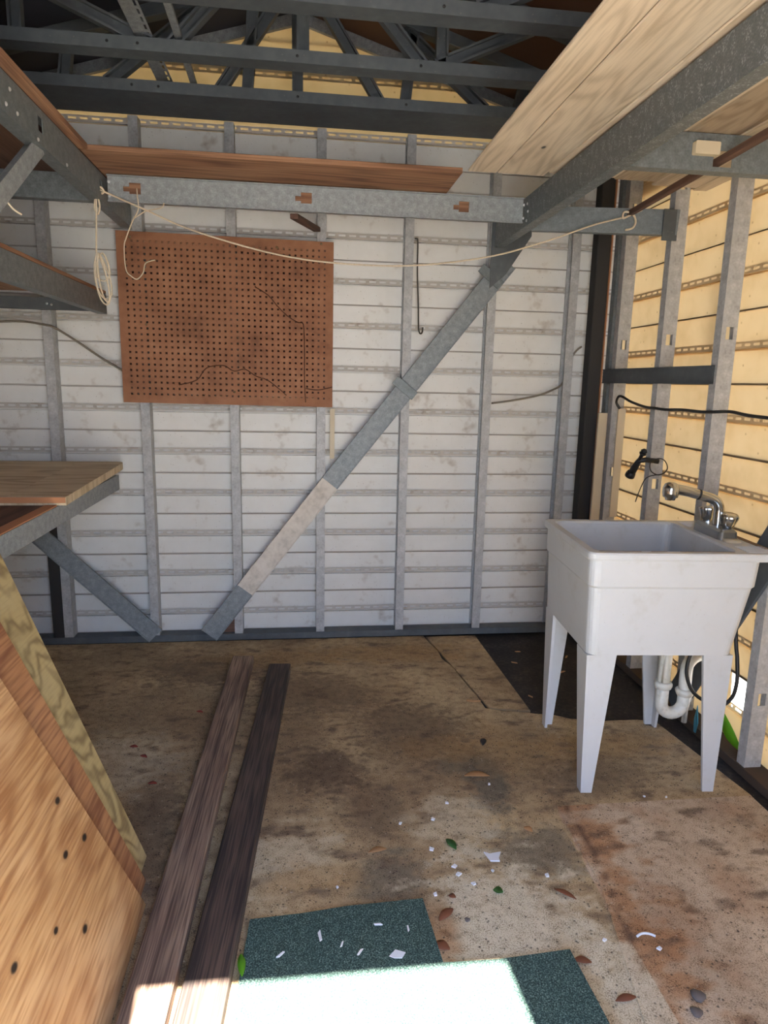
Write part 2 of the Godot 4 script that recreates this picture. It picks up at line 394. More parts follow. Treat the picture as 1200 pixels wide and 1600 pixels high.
# the dirt and stains of the floor, laid out in metres on the boards
func floor_texture() -> ImageTexture:
	var W := 1024
	var x0 := -0.6; var z0 := -0.1; var span := 3.6
	var n1 := noise(201, 1.6, 4)
	var n2 := noise(202, 7.0, 4)
	var n3 := noise(203, 38.0, 3)
	var n4 := noise(204, 3.2, 3)
	var r := RandomNumberGenerator.new()
	r.seed = 77
	var blobs := [   # x, z, rx, rz, strength, kind (0 dark, 1 pale, 2 rust, 3 grey-black, 4 red, 5 ochre)
		[1.62, 1.30, 0.075, 0.20, 0.75, 3], [1.66, 1.66, 0.15, 0.11, 0.6, 3], [1.58, 1.20, 0.16, 0.06, 0.5, 3], [1.10, 1.20, 0.13, 0.14, 0.75, 0], [1.22, 1.42, 0.10, 0.15, 0.5, 0],
		[0.62, 0.35, 0.30, 0.16, 0.55, 0], [1.05, 0.62, 0.28, 0.20, 0.5, 0], [1.42, 0.95, 0.22, 0.22, 0.55, 0], [0.55, 1.45, 0.10, 0.35, 0.7, 0], [1.24, 1.72, 0.10, 0.12, 0.6, 3], [1.0, 1.0, 0.1, 0.3, 0.3, 0],
		[0.40, 1.10, 0.20, 0.22, 0.45, 1], [1.46, 1.50, 0.13, 0.14, 0.55, 1], [1.52, 1.92, 0.22, 0.26, 0.95, 1], [1.40, 2.05, 0.20, 0.25, 0.7, 1], [1.70, 2.2, 0.16, 0.3, 0.8, 1], [1.5, 1.08, 0.2, 0.09, 0.45, 5],
		[0.96, 1.62, 0.16, 0.15, 0.55, 1], [1.02, 1.70, 0.15, 0.06, 0.5, 5], [1.45, 0.22, 0.40, 0.12, 0.55, 5], [0.9, 0.25, 0.35, 0.10, 0.4, 5], [1.75, 1.12, 0.22, 0.18, 0.4, 5],
		[1.34, 1.90, 0.05, 0.10, 0.5, 2], [1.62, 2.12, 0.04, 0.2, 0.4, 5], [2.1, 1.12, 0.3, 0.1, 0.5, 5], [2.0, 1.3, 0.2, 0.12, 0.5, 0], [0.5, 0.7, 0.3, 0.25, 0.35, 0]]
	var tint := [S(104, 85, 66), S(222, 211, 184), S(172, 118, 72), S(106, 100, 88), S(160, 100, 80), S(176, 140, 92)]
	var data := PackedByteArray()
	data.resize(W * W * 3)
	var nb := PackedFloat32Array(); nb.resize(W * W)
	var i := 0
	for py in W:
		var z := z0 + span * py / W
		for px in W:
			var x := x0 + span * px / W
			var a := n1.get_noise_2d(x, z)
			var b := n2.get_noise_2d(x * 0.8, z * 1.5)
			nb[i] = b
			var c: Color
			var edge: float = 1.795 - 0.06 * maxf(0.0, z - 1.47) - 0.12 * maxf(0.0, z - 1.85) + b * 0.012
			if x > edge and z > 1.462:          # reddish newer sheet on the right
				var d := n4.get_noise_2d(x + 5.0, z)
				c = S(220, 200, 174).lerp(S(190, 167, 140), clampf(0.5 + a * 0.9 + d * 0.5, 0, 1)).lerp(S(182, 142, 110), clampf(d * 1.2 - 0.1, 0, 0.4))
				var off: float = x - edge
				c = c.lerp(S(174, 118, 72), clampf((0.10 - absf(off - 0.06)) * 6.0 + b * 1.1 + a * 0.5, 0, 0.6))
				c = c.lerp(S(96, 70, 52), clampf((0.016 - absf(off - 0.03 + a * 0.02)) * 40.0, 0, 0.6) * clampf(0.35 + b * 3.0 + d, 0, 1))
			else:
				c = S(208, 184, 142).lerp(S(164, 139, 106), clampf(0.5 + a * 0.9 + b * 0.5, 0, 1))
			c = c.lerp(S(94, 77, 63), clampf((b - 0.22) * 1.4, 0, 0.55))
			data[i * 3] = int(c.r * 255); data[i * 3 + 1] = int(c.g * 255); data[i * 3 + 2] = int(c.b * 255)
			i += 1
	var im := Image.create_from_data(W, W, false, Image.FORMAT_RGB8, data)
	var sc := W / span
	for o in blobs:
		for py in range(maxi(0, int((o[1] - o[3] * 1.9 - z0) * sc)), mini(W, int((o[1] + o[3] * 1.9 - z0) * sc))):
			for px in range(maxi(0, int((o[0] - o[2] * 1.9 - x0) * sc)), mini(W, int((o[0] + o[2] * 1.9 - x0) * sc))):
				var x := x0 + px / sc
				var z := z0 + py / sc
				if x > 1.78 and z > 1.46: continue
				var e: float = Vector2((x - o[0]) / o[2], (z - o[1]) / o[3]).length() + nb[py * W + px] * 0.7 + n3.get_noise_2d(x, z) * 0.25
				if e < 1.25:
					im.set_pixel(px, py, im.get_pixel(px, py).lerp(tint[o[5]], o[4] * smoothstep(1.25, 0.5, e)))
	for k in W * W / 70:
		var x := r.randi() % W
		var y := r.randi() % W
		im.set_pixel(x, y, im.get_pixel(x, y).lerp(S(34, 28, 24) if r.randf() < 0.75 else S(215, 205, 190), r.randf_range(0.4, 0.85)))
	return ImageTexture.create_from_image(im)

# ------------------------------------------------------------------ siding
# one panel: hem with slots on top, two courses below; o: point at the hem's top, along: direction of run, out: outward
func siding_panel(o: Vector3, run: Vector3, out: Vector3, length: float, pitch: float, cut: Array, m: Material, hm: Material, parent: Node3D):
	var st := ST()
	var P := func(s, d, y): return o + run * s + out * d + Vector3(0, y, 0)
	var strip := func(s0, s1, d0, y0, d1, y1):
		quad(st, P.call(s0, d1, y1), P.call(s1, d1, y1), P.call(s1, d0, y0), P.call(s0, d0, y0))
	var spans := [[0.0, length]]
	if cut: spans = cut
	var ht := ST()
	var hs := func(s0, s1, y0, y1):
		quad(ht, P.call(s0, 0.001, y1), P.call(s1, 0.001, y1), P.call(s1, 0.001, y0), P.call(s0, 0.001, y0))
	var cells := [0.0]
	while cells[-1] < length - 0.05:
		cells.append(cells[-1] + (0.017 if cells.size() % 2 == 1 else 0.032))
	if cells.size() % 2 == 0: cells.append(length)
	cells[-1] = length
	for k in cells.size() - 1:
		hs.call(cells[k], cells[k + 1], 0.0, -0.008)
		hs.call(cells[k], cells[k + 1], -0.017, -0.026)
		if k % 2 == 0: hs.call(cells[k], cells[k + 1], -0.008, -0.017)
	strip.call(0.0, length, 0.001, -0.026, 0.017, -0.0265)
	strip.call(0.0, length, 0.017, -0.0265, 0.017, -0.032)
	strip.call(0.0, length, 0.017, -0.032, 0.004, -0.033)
	var mid := -0.026 - (pitch - 0.02) * 0.5
	strip.call(0.0, length, 0.004, -0.033, 0.011, mid)
	var sm := ST()
	for e in [[0.011, mid, 0.018, mid - 0.001], [0.018, mid - 0.001, 0.018, mid - 0.0065], [0.018, mid - 0.0065, 0.005, mid - 0.0075]]:
		quad(sm, P.call(0.0, e[2], e[3]), P.call(length, e[2], e[3]), P.call(length, e[0], e[1]), P.call(0.0, e[0], e[1]))
	for sp in spans:
		strip.call(sp[0], sp[1], 0.005, mid - 0.0075, 0.012, -pitch - 0.004)
		strip.call(sp[0], sp[1], 0.012, -pitch - 0.004, 0.02, -pitch - 0.034)
	var o2 := build(st, "siding_panel", m, parent)
	build(ht, "nail_hem", hm, o2)
	build(sm, "lap_seam", M.seam_dirt if m == M.vinyl else M.seam_grey, o2)

# ------------------------------------------------------------------ scene
func _ready():
	rng.seed = 5
	# camera (photograph 1200 x 1600, focal length 1050 px)
	var cam := Camera3D.new()
	cam.name = "camera"
	add_child(cam)
	var pitch := 0.1901; var yaw := 0.1266; var roll := 0.0219
	var fw := Vector3(sin(yaw) * cos(pitch), -sin(pitch), -cos(yaw) * cos(pitch))
	var rt := Vector3(cos(yaw), 0, sin(yaw))
	var up := rt.cross(fw)
	cam.transform = Transform3D(Basis(rt * cos(roll) + up * sin(roll), up * cos(roll) - rt * sin(roll), -fw), Vector3(1.006, 1.2877, 3.2653))
	cam.fov = rad_to_deg(2.0 * atan(800.0 / 1050.0))
	cam.near = 0.02
	cam.far = 200.0
	cam.current = true
	# sky and sun
	var env := Environment.new()
	env.background_mode = Environment.BG_SKY
	var sky := Sky.new()
	var sm := ProceduralSkyMaterial.new()
	sm.sky_top_color = Color(0.48, 0.60, 0.80)
	sm.sky_horizon_color = Color(0.86, 0.885, 0.915)
	sm.ground_bottom_color = Color(0.35, 0.33, 0.29)
	sm.ground_horizon_color = Color(0.6, 0.6, 0.58)
	sm.sky_energy_multiplier = 1.9
	sky.sky_material = sm
	env.sky = sky
	env.tonemap_mode = Environment.TONE_MAPPER_LINEAR
	env.tonemap_exposure = 3.9
	env.sdfgi_enabled = true
	env.ssao_enabled = true
	env.ssil_enabled = true
	var we := WorldEnvironment.new()
	we.name = "environment"
	we.environment = env
	add_child(we)
	var sun := DirectionalLight3D.new()
	sun.name = "sun"
	add_child(sun)
	var elev := deg_to_rad(55.7); var az := deg_to_rad(4.0)
	var to_sun := Vector3(sin(az) * cos(elev), sin(elev), cos(az) * cos(elev))
	sun.look_at_from_position(to_sun * 10.0, Vector3.ZERO, Vector3.UP)
	sun.light_energy = 7.5
	sun.light_color = Color(1.0, 0.97, 0.93)
	sun.light_angular_distance = 0.53
	sun.shadow_enabled = true

	make_materials()
	shell()
	wall_back()
	wall_right()
	roof_frame()
	loft_storage()
	left_side()
	floor_boards()
	pegboard()
	ropes_and_wires()
	sink()
	litter()

const XL := -0.48      # left wall, inner face of studs
const XR := 2.51
const D := 0.064       # stud depth
const ZF := 3.32       # front wall, inner face
const RIDGE := 1.014

func roof_y(x: float) -> float:
	return 2.872 - 0.29 * absf(x - RIDGE)

func shell():
	var yard := ST()
	block(yard, Vector3(-25, -0.35, -25), Vector3(25, -0.2, 25))
	tag(build(yard, "ground", M.yard), "pale concrete yard around the shed", "ground", "", "structure")
	# floor: deck with loose sheets
	var tex := floor_texture()
	var fm := mat("floor_boards", Color.WHITE, 0.9, 0.0, tex, Vector3(1, 1, 1))
	relief(fm, tex, 0.35)
	fm.detail_enabled = true
	fm.detail_blend_mode = BaseMaterial3D.BLEND_MODE_MUL
	fm.detail_uv_layer = BaseMaterial3D.DETAIL_UV_2
	fm.uv2_scale = Vector3(2.6, 2.6, 1)
	fm.detail_albedo = mottle(512, 161, 0.02, 0.16, [[0.0, S(92, 80, 68)], [0.30, S(186, 178, 168)], [0.42, S(232, 228, 222)], [0.6, S(252, 251, 249)], [1.0, S(255, 255, 255)]], 0.7, 0.014, S(70, 58, 48))
	var fl := base("floor", Vector3.ZERO, "dirty plywood shed floor", "floor", "", "structure")
	var st := ST()
	block(st, Vector3(XL - 0.1, -0.2, -0.09), Vector3(XR + 0.1, -0.014, ZF + 0.1))
	build(st, "subfloor", M.bitumen, fl)
	var sheet := func(pts: Array, y0: float, y1: float, called: String):
		var s := ST()
		var poly := PackedVector2Array(pts)
		if Geometry2D.is_polygon_clockwise(poly): poly.reverse()
		var uv := func(p): return Vector2((p.x + 0.6) / 3.6, (p.y + 0.1) / 3.6)
		var t := Geometry2D.triangulate_polygon(poly)
		for i in range(0, t.size(), 3):
			var q := [poly[t[i]], poly[t[i + 1]], poly[t[i + 2]]]
			for n in [0, 1, 2]:
				s.set_uv(uv.call(q[n])); s.set_uv2(q[n]); s.add_vertex(Vector3(q[n].x, y1, q[n].y))
		for i in poly.size():
			var a := poly[i]; var b := poly[(i + 1) % poly.size()]
			quad(s, Vector3(a.x, y0, a.y), Vector3(a.x, y1, a.y), Vector3(b.x, y1, b.y), Vector3(b.x, y0, b.y), uv.call(a), uv.call(a), uv.call(b), uv.call(b))
		build(s, called, fm, fl)
	var ragged := func(a: Vector2, b: Vector2, n: int, amp: float) -> Array:
		var out := []
		for k in n:
			var t := float(k) / n
			var p := a.lerp(b, t)
			out.append(p + (b - a).orthogonal().normalized() * (rng.randf_range(-amp, amp) if k > 0 else 0.0))
		return out
	var v := func(x, z): return Vector2(x, z)
	# main sheet, with a ragged edge against the bare black corner at the back right
	sheet.call([v.call(XL, 0.006)] + ragged.call(Vector2(1.64, 0.012), Vector2(1.75, 0.80), 8, 0.012) + ragged.call(Vector2(1.75, 0.81), Vector2(2.13, 0.94), 6, 0.01)
		+ ragged.call(Vector2(2.13, 0.94), Vector2(2.46, 0.975), 5, 0.008) + [v.call(2.455, 1.46)] + [v.call(2.45, 1.50), v.call(1.84, 1.50), v.call(1.82, 1.80), v.call(1.73, 2.25), v.call(1.64, ZF), v.call(XL, ZF)], -0.012, 0.0, "floor_sheet")
	sheet.call([v.call(1.801, 1.463), v.call(2.45, 1.468), v.call(2.44, ZF), v.call(1.605, ZF), v.call(1.695, 2.25), v.call(1.788, 1.80)], -0.012, 0.003, "floor_sheet")
	sheet.call([v.call(1.655, 0.012), v.call(1.915, 0.012), v.call(1.93, 0.84), v.call(1.77, 0.80)], -0.013, -0.004, "floor_sheet")
	# side, front and roof: they close the room
	var wl := base("wall_left", Vector3.ZERO, "left wall of the shed", "wall", "", "structure")
	st = ST(); block(st, Vector3(XL - D - 0.03, -0.2, -0.09), Vector3(XL - D, 2.44, ZF + 0.08))
	build(st, "cladding", M.front_cladding, wl)
	var wf := base("wall_front", Vector3.ZERO, "front wall with the open doorway", "wall", "", "structure")
	st = ST()
	var out := PackedVector2Array([Vector2(XL - 0.09, -0.2), Vector2(0.762, -0.2), Vector2(0.762, 2.05), Vector2(1.56, 2.05), Vector2(1.56, -0.2), Vector2(XR + 0.09, -0.2), Vector2(XR + 0.09, roof_y(XR + 0.09)), Vector2(RIDGE, roof_y(RIDGE)), Vector2(XL - 0.09, roof_y(XL - 0.09))])
	prism(st, out, Transform3D(Basis(), Vector3(0, 0, ZF)), 0.08)
	build(st, "cladding", M.front_cladding, wf)
	var roof := base("ceiling", Vector3.ZERO, "underside of the pitched shed roof", "roof", "", "structure")
	for s in [-1, 1]:
		st = ST()
		var e: float = RIDGE + s * 1.80
		var a := Vector2(RIDGE, roof_y(RIDGE)); var b := Vector2(e, roof_y(e))
		prism(st, PackedVector2Array([a, b, b + Vector2(0, 0.03), a + Vector2(0, 0.03)]), Transform3D(Basis(), Vector3(0, 0, -0.22)), ZF + 0.45)
		build(st, "roof_slope", M.roof_felt if s < 0 else M.roof_board, roof)

func wall_back():
	var w := base("wall_back", Vector3.ZERO, "back wall of pale lapped siding on steel studs", "wall", "", "structure")
	var st := ST()
	# siding, each panel a piece
	for k in 12:
		var y := 0.1496 + 0.2024 * k
		siding_panel(Vector3(XL - D, y + (0.025 if k == 11 else 0.0), -D), Vector3(1, 0, 0), Vector3(0, 0, -1), XR - XL + 2 * D, 0.2024 + (0.025 if k == 11 else 0.0), [], M.siding, M.hem_dirty, w)
	# studs
	for i in 8:
		var x := -0.1123 + 0.4064 * (i - 1)
		if i == 0: x = XL + 0.02
		if i == 7: x = 2.326
		st = ST()
		# section: local x runs back (z -), local y runs left
		prism(st, csec(D - 0.002, 0.041, 0.01), Transform3D(Basis(Vector3(0, 0, -1), Vector3(-1, 0, 0), Vector3(0, -1, 0)), Vector3(x + 0.0205, 2.392, 0)), 2.36)
		build(st, "stud", M.stud_steel, w)
	st = ST()
	block_x(st, Vector3(XL, 0.0, -D), Vector3(XR, 0.034, 0.004), 0.002)
	build(st, "bottom_track", M.grey_primer, w)
	st = ST()
	block_x(st, Vector3(XL, 2.393, 0.001), Vector3(XR, 2.445, 0.19), 0.002)
	tag(build(st, "wall_plate", M.grey_primer), "dark steel plate beam along the top of the back wall", "beam")
	# diagonal brace from the foot of the third bay up to the loft beam
	var q := [Vector3(0.555, 0.034, 0.014), Vector3(0.735, 0.265, 0.014), Vector3(1.15, 0.80, 0.014), Vector3(1.985, 1.86, 0.014)]
	var ms := [M.brace_steel, M.painted_over, M.brace_steel]
	for k in 3:
		st = ST()
		prism(st, csec(0.092, 0.012, 0.004), along(q[k], q[k + 1], Vector3(0, 0, 1)).translated_local(Vector3(-0.046, 0, 0)), q[k].distance_to(q[k + 1]))
		var o = build(st, "brace", ms[k], w)
		if k == 1: tag(o, "cream painted stretch of the diagonal brace")
	# small clips where the brace crosses studs
	for c in [[Vector3(1.505, 1.265, 0.032), 0.0], [Vector3(1.90, 1.79, 0.032), 0.0]]:
		st = ST()
		var dir: Vector3 = (q[3] - q[2]).normalized()
		var side := Vector3(-dir.y, dir.x, 0)
		bar(st, c[0] - side * 0.062, c[0] + side * 0.062, 0.045, 0.004, Vector3(0, 0, 1), 0.001)
		build(st, "brace_clip", M.galvanized_mid, w)
	# rusty gusset at the foot of the brace
	st = ST()
	prism(st, PackedVector2Array([Vector2(0.615, 0.036), Vector2(0.695, 0.036), Vector2(0.695, 0.16)]), Transform3D(Basis(), Vector3(0, 0, -0.03)), 0.01)
	build(st, "gusset", M.plywood_dark, w)
	# brace from the foot of the second stud up to the bench
	var a := Vector3(0.30, 0.04, 0.014)
	var b := Vector3(-0.32, 0.66, 0.014)
	st = ST()
	prism(st, csec(0.088, 0.014, 0.005), along(a, b, Vector3(0, 0, 1)).translated_local(Vector3(-0.044, 0, 0)), a.distance_to(b))
	build(st, "brace", M.brace_steel, w)
	# dark post beside the left stud, below the bench
	st = ST()
	block_y(st, Vector3(-0.185, 0.03, -0.05), Vector3(-0.135, 0.80, 0.0), 0.003)
	build(st, "post", M.dark_post, w)
	# pale block flashing under the right edge of the pegboard
	st = ST()
	block_y(st, Vector3(1.150, 0.92, 0.002), Vector3(1.172, 1.16, 0.006))
	build(st, "trim_strip", M.cream_trim, w)
	# corner post and lath at the right end
	st = ST()
	prism(st, rect(2.398, -0.075, 2.462, -0.008, 0.004), Transform3D(Basis(Vector3(1, 0, 0), Vector3(0, 0, -1), Vector3(0, 1, 0)), Vector3(0, 0.03, 0)), 2.355)
	tag(build(st, "corner_post", M.dark_post), "black painted post in the corner between back and right walls", "post")
	st = ST()
	block_y(st, Vector3(2.465, 0.03, 0.05), Vector3(2.470, 2.35, 0.078), 0.001)
	tag(build(st, "lath", M.raw_edge), "thin bare wood lath beside the black corner post", "lath")
	# gable above: translucent cream vinyl
	var g := base("gable_back", Vector3.ZERO, "cream vinyl gable lit from outside behind the trusses", "gable", "", "structure")
	var z := -D - 0.004
	var ys := [2.335, 2.50, 2.635, 2.76, 2.872]
	for k in 4:
		st = ST()
		var y0: float = ys[k] - 0.012; var y1: float = ys[k + 1] - 0.006
		var h0: float = minf(1.63, (2.876 - y0) / 0.29); var h1: float = minf(1.63, (2.876 - y1) / 0.29)
		quad(st, Vector3(RIDGE - h0, y0, z - 0.010), Vector3(RIDGE + h0, y0, z - 0.010), Vector3(RIDGE + h1, y1, z - 0.003), Vector3(RIDGE - h1, y1, z - 0.003))
		quad(st, Vector3(RIDGE - h1, y1, z - 0.003), Vector3(RIDGE + h1, y1, z - 0.003), Vector3(RIDGE + h1, y1, z - 0.02), Vector3(RIDGE - h1, y1, z - 0.02))
		quad(st, Vector3(RIDGE - h1, y1, z - 0.02), Vector3(RIDGE + h1, y1, z - 0.02), Vector3(RIDGE + h1, y1 + 0.006, z - 0.02), Vector3(RIDGE - h1, y1 + 0.006, z - 0.02))
		if k == 1:       # nail hem with slots
			for r in [[0.006, 0.016], [0.026, 0.04]]:
				quad(st, Vector3(RIDGE - h1, y1 - 0.03 + r[0], z + 0.004), Vector3(RIDGE + h1, y1 - 0.03 + r[0], z + 0.004), Vector3(RIDGE + h1, y1 - 0.03 + r[1], z + 0.004), Vector3(RIDGE - h1, y1 - 0.03 + r[1], z + 0.004))
			var x := RIDGE - h1
			while x < RIDGE + h1:
				quad(st, Vector3(x, y1 - 0.014, z + 0.004), Vector3(x + 0.016, y1 - 0.014, z + 0.004), Vector3(x + 0.016, y1 - 0.004, z + 0.004), Vector3(x, y1 - 0.004, z + 0.004))
				x += 0.049
		build(st, "siding_panel", M.gable_vinyl, g)
	for s in [-1, 1]:      # channel that trims the panels under the roof
		st = ST()
		var a2 := Vector3(RIDGE, 2.845, z + 0.012); var b2 := Vector3(RIDGE + s * 1.55, 2.845 - 0.29 * 1.55, z + 0.012)
		bar(st, a2, b2, 0.02, 0.045, Vector3.UP)
		build(st, "edge_channel", M.galvanized, g)

func wall_right():
	var w := base("wall_right", Vector3.ZERO, "right wall of cream vinyl siding glowing with daylight behind steel studs", "wall", "", "structure")
	var st: SurfaceTool
	var length := ZF + 2 * D
	for k in 10:
		var y := 0.165 + 0.2588 * k
		var cut := []
		if k == 1: cut = [[0.0, 1.196], [1.292, length]]
		if y > 2.44: y = 2.44
		siding_panel(Vector3(XR + D, y, -D), Vector3(0, 0, 1), Vector3(1, 0, 0), length, 0.2588, cut, M.vinyl, M.vinyl, w)
	# studs, web towards the door, punched
	for i in 9:
		var zw := 0.125 + 0.4064 * i
		if zw > ZF: break
		var holes := []
		for k in 4:
			var y := 0.27 + 0.6096 * k
			holes.append(Rect2(0.018, y - 0.022, 0.028, 0.044))
		st = ST()
		# web in the xy plane at zw
		plate(st, Rect2(0.0, 0.02, D - 0.003, 2.40), holes, Transform3D(Basis(), Vector3(XR, 0, zw - 0.002)), 0.002)
		for f in [[0.0, 0.002], [D - 0.005, D - 0.003]]:
			block_y(st, Vector3(XR + f[0], 0.02, zw - 0.041), Vector3(XR + f[1], 2.42, zw - 0.002))
		block_y(st, Vector3(XR + 0.002, 0.02, zw - 0.041), Vector3(XR + 0.011, 2.42, zw - 0.039))
		build(st, "stud", M.stud_steel, w)
	st = ST()      # extra stud in the corner
	prism(st, csec(0.041, D - 0.004, 0.01), Transform3D(Basis(Vector3(0, 0, 1), Vector3(1, 0, 0), Vector3(0, -1, 0)), Vector3(XR, 2.42, 0.012)), 2.40)
	build(st, "stud", M.galvanized_mid, w)
	st = ST()
	block(st, Vector3(XR - 0.006, -0.012, -D), Vector3(XR + D + 0.03, 0.022, ZF), 0.002)
	build(st, "bottom_track", M.rust_dirt, w)
	st = ST()
	block(st, Vector3(XR - 0.002, 2.42, -D), Vector3(XR + D, 2.462, ZF), 0.002)
	build(st, "top_track", M.grey_primer, w)
	# flat rail across the first three studs
	st = ST()
	prism(st, csec(0.068, 0.014, 0.006), Transform3D(Basis(Vector3(0, 1, 0), Vector3(-1, 0, 0), Vector3(0, 0, 1)), Vector3(XR - 0.001, 1.308, -0.0)), 0.925)
	build(st, "rail", M.grey_primer, w)
	# dark strut from the floor track up to the fifth stud, behind the sink
	st = ST()
	bar(st, Vector3(XR - 0.0065, 0.03, 0.90), Vector3(XR - 0.0065, 0.92, 1.42), 0.011, 0.125, Vector3(0, 1, -0.6), 0.004)
	build(st, "brace", M.grey_primer, w)
	# pale lath standing in the corner
	st = ST()
	block_y(st, Vector3(2.452, 0.02, 0.100), Vector3(2.498, 1.165, 0.114), 0.002)
	tag(build(st, "cream_lath", M.cream_trim), "cream painted lath standing in the right corner behind the sink", "lath")
	st = ST()
	block_y(st, Vector3(XR + 0.012, 0.66, 0.166), Vector3(XR + 0.05, 1.19, 0.172), 0.001)
	build(st, "trim_strip", M.cream_trim, w)
	# strip outside the siding that shows through as a shadow
	st = ST()
	block_y(st, Vector3(XR + D + 0.05, 1.42, 0.742), Vector3(XR + D + 0.056, 1.72, 0.772))
	build(st, "outside_strip", M.dark_post, w)

func channel(st: SurfaceTool, a: Vector3, b: Vector3, h: float, f: float, open_dir: Vector3):
	# web upright of height h, flanges f towards open_dir; a, b at the web's lower edge
	var z := (b - a).normalized()
	var y := open_dir
	var x := y.cross(z)
	if x.y < 0:
		x = -x
	prism(st, csec(h, f, 0.012), Transform3D(Basis(x, y, z), a), a.distance_to(b))

func roof_frame():
	var labels := ["dark steel roof truss nearest the back gable", "dark steel roof truss second from the back gable", "dark steel roof truss third from the back gable"]
	var zs := [[0.205, 0.285], [0.56, 0.632], [0.95, 1.025]]
	for n in 3:
		var z0: float = zs[n][0]; var z1: float = zs[n][1]
		var zc := (z0 + z1) / 2
		var t := base("roof_truss", Vector3.ZERO, labels[n], "truss", "roof trusses")
		var st := ST()
		prism(st, csec(z1 - z0, 0.042, 0.012), Transform3D(Basis(Vector3(0, 0, 1), Vector3(0, 1, 0), Vector3(-1, 0, 0)), Vector3(XR, 2.383, z0)), XR - XL)
		build(st, "bottom_chord", M.grey_primer, t)
		for s in [-1, 1]:
			st = ST()
			bar(st, Vector3(RIDGE, roof_y(RIDGE) - 0.025, zc), Vector3(RIDGE + s * 1.5, roof_y(RIDGE + 1.5) - 0.025, zc), 0.05, 0.046, Vector3.UP, 0.003)
			build(st, "top_chord", M.grey_primer, t)
		# webs: foot x, head x
		var webs := [[1.0, 1.0], [1.335, 1.07], [0.69, 0.96], [1.44, 1.47], [0.80, 0.83], [1.78, 1.42], [0.26, 0.62], [1.92, 1.95], [0.10, 0.12]]
		if n == 1: webs = [[1.02, 1.02], [1.45, 1.09], [0.57, 0.93], [1.50, 1.86], [0.50, 0.14], [1.52, 1.52], [0.06, 0.06]]
		if n == 2: webs = [[1.01, 1.01], [1.47, 1.08], [0.55, 0.94], [1.55, 1.90], [0.47, 0.12]]
		for k in webs.size():
			var f: float = webs[k][0]; var h: float = webs[k][1]
			st = ST()
			var a := Vector3(f, 2.42, zc); var b := Vector3(h, roof_y(h) - 0.05, zc)
			prism(st, csec(0.044, 0.034, 0.008), along(a, b, Vector3(0, 0, 1)).translated_local(Vector3(-0.022, -0.018, 0)), a.distance_to(b))
			build(st, "web", M.grey_primer, t)
		for x in [0.36, 0.46, 1.0, 1.44]:
			st = ST()
			lathe(st, [Vector2(0.0, 0.003), Vector2(0.004, 0.003), Vector2(0.0055, 0.0)], Transform3D(Basis(Vector3(1, 0, 0), Vector3(0, 0, 1), Vector3(0, -1, 0)), Vector3(x, 2.405, z1)), 8)
			build(st, "screw", M.black_rubber, t)
	# loose strips of siding kept on the trusses
	var spots := [[Vector3(0.475, 2.452, 0.10), Vector3(0.47, 2.447, 1.25), 0.062, "pale slotted siding strip lying across the roof trusses"], [Vector3(0.585, 2.445, 0.12), Vector3(0.60, 2.445, 1.3), 0.024, "narrow pale trim strip lying across the roof trusses"]]
	for s in spots:
		var st := ST()
		var a: Vector3 = s[0]; var b: Vector3 = s[1]
		var wdt: float = s[2]
		var xf := along(a, b)
		if wdt > 0.05:
			var L := a.distance_to(b)
			var holes := []
			var y := 0.03
			while y < L - 0.05:
				holes.append(Rect2(wdt / 2 - 0.016, y, 0.008, 0.034))
				y += 0.05
			plate(st, Rect2(-wdt / 2, 0, wdt, L), holes, Transform3D(Basis(xf.basis.x, xf.basis.z, -xf.basis.y), a), 0.002)
		else:
			prism(st, csec(wdt, 0.014, 0.004), xf.translated_local(Vector3(-wdt / 2, 0, 0)), a.distance_to(b))
		tag(build(st, "siding_strip", M.galvanized), s[3], "strip")

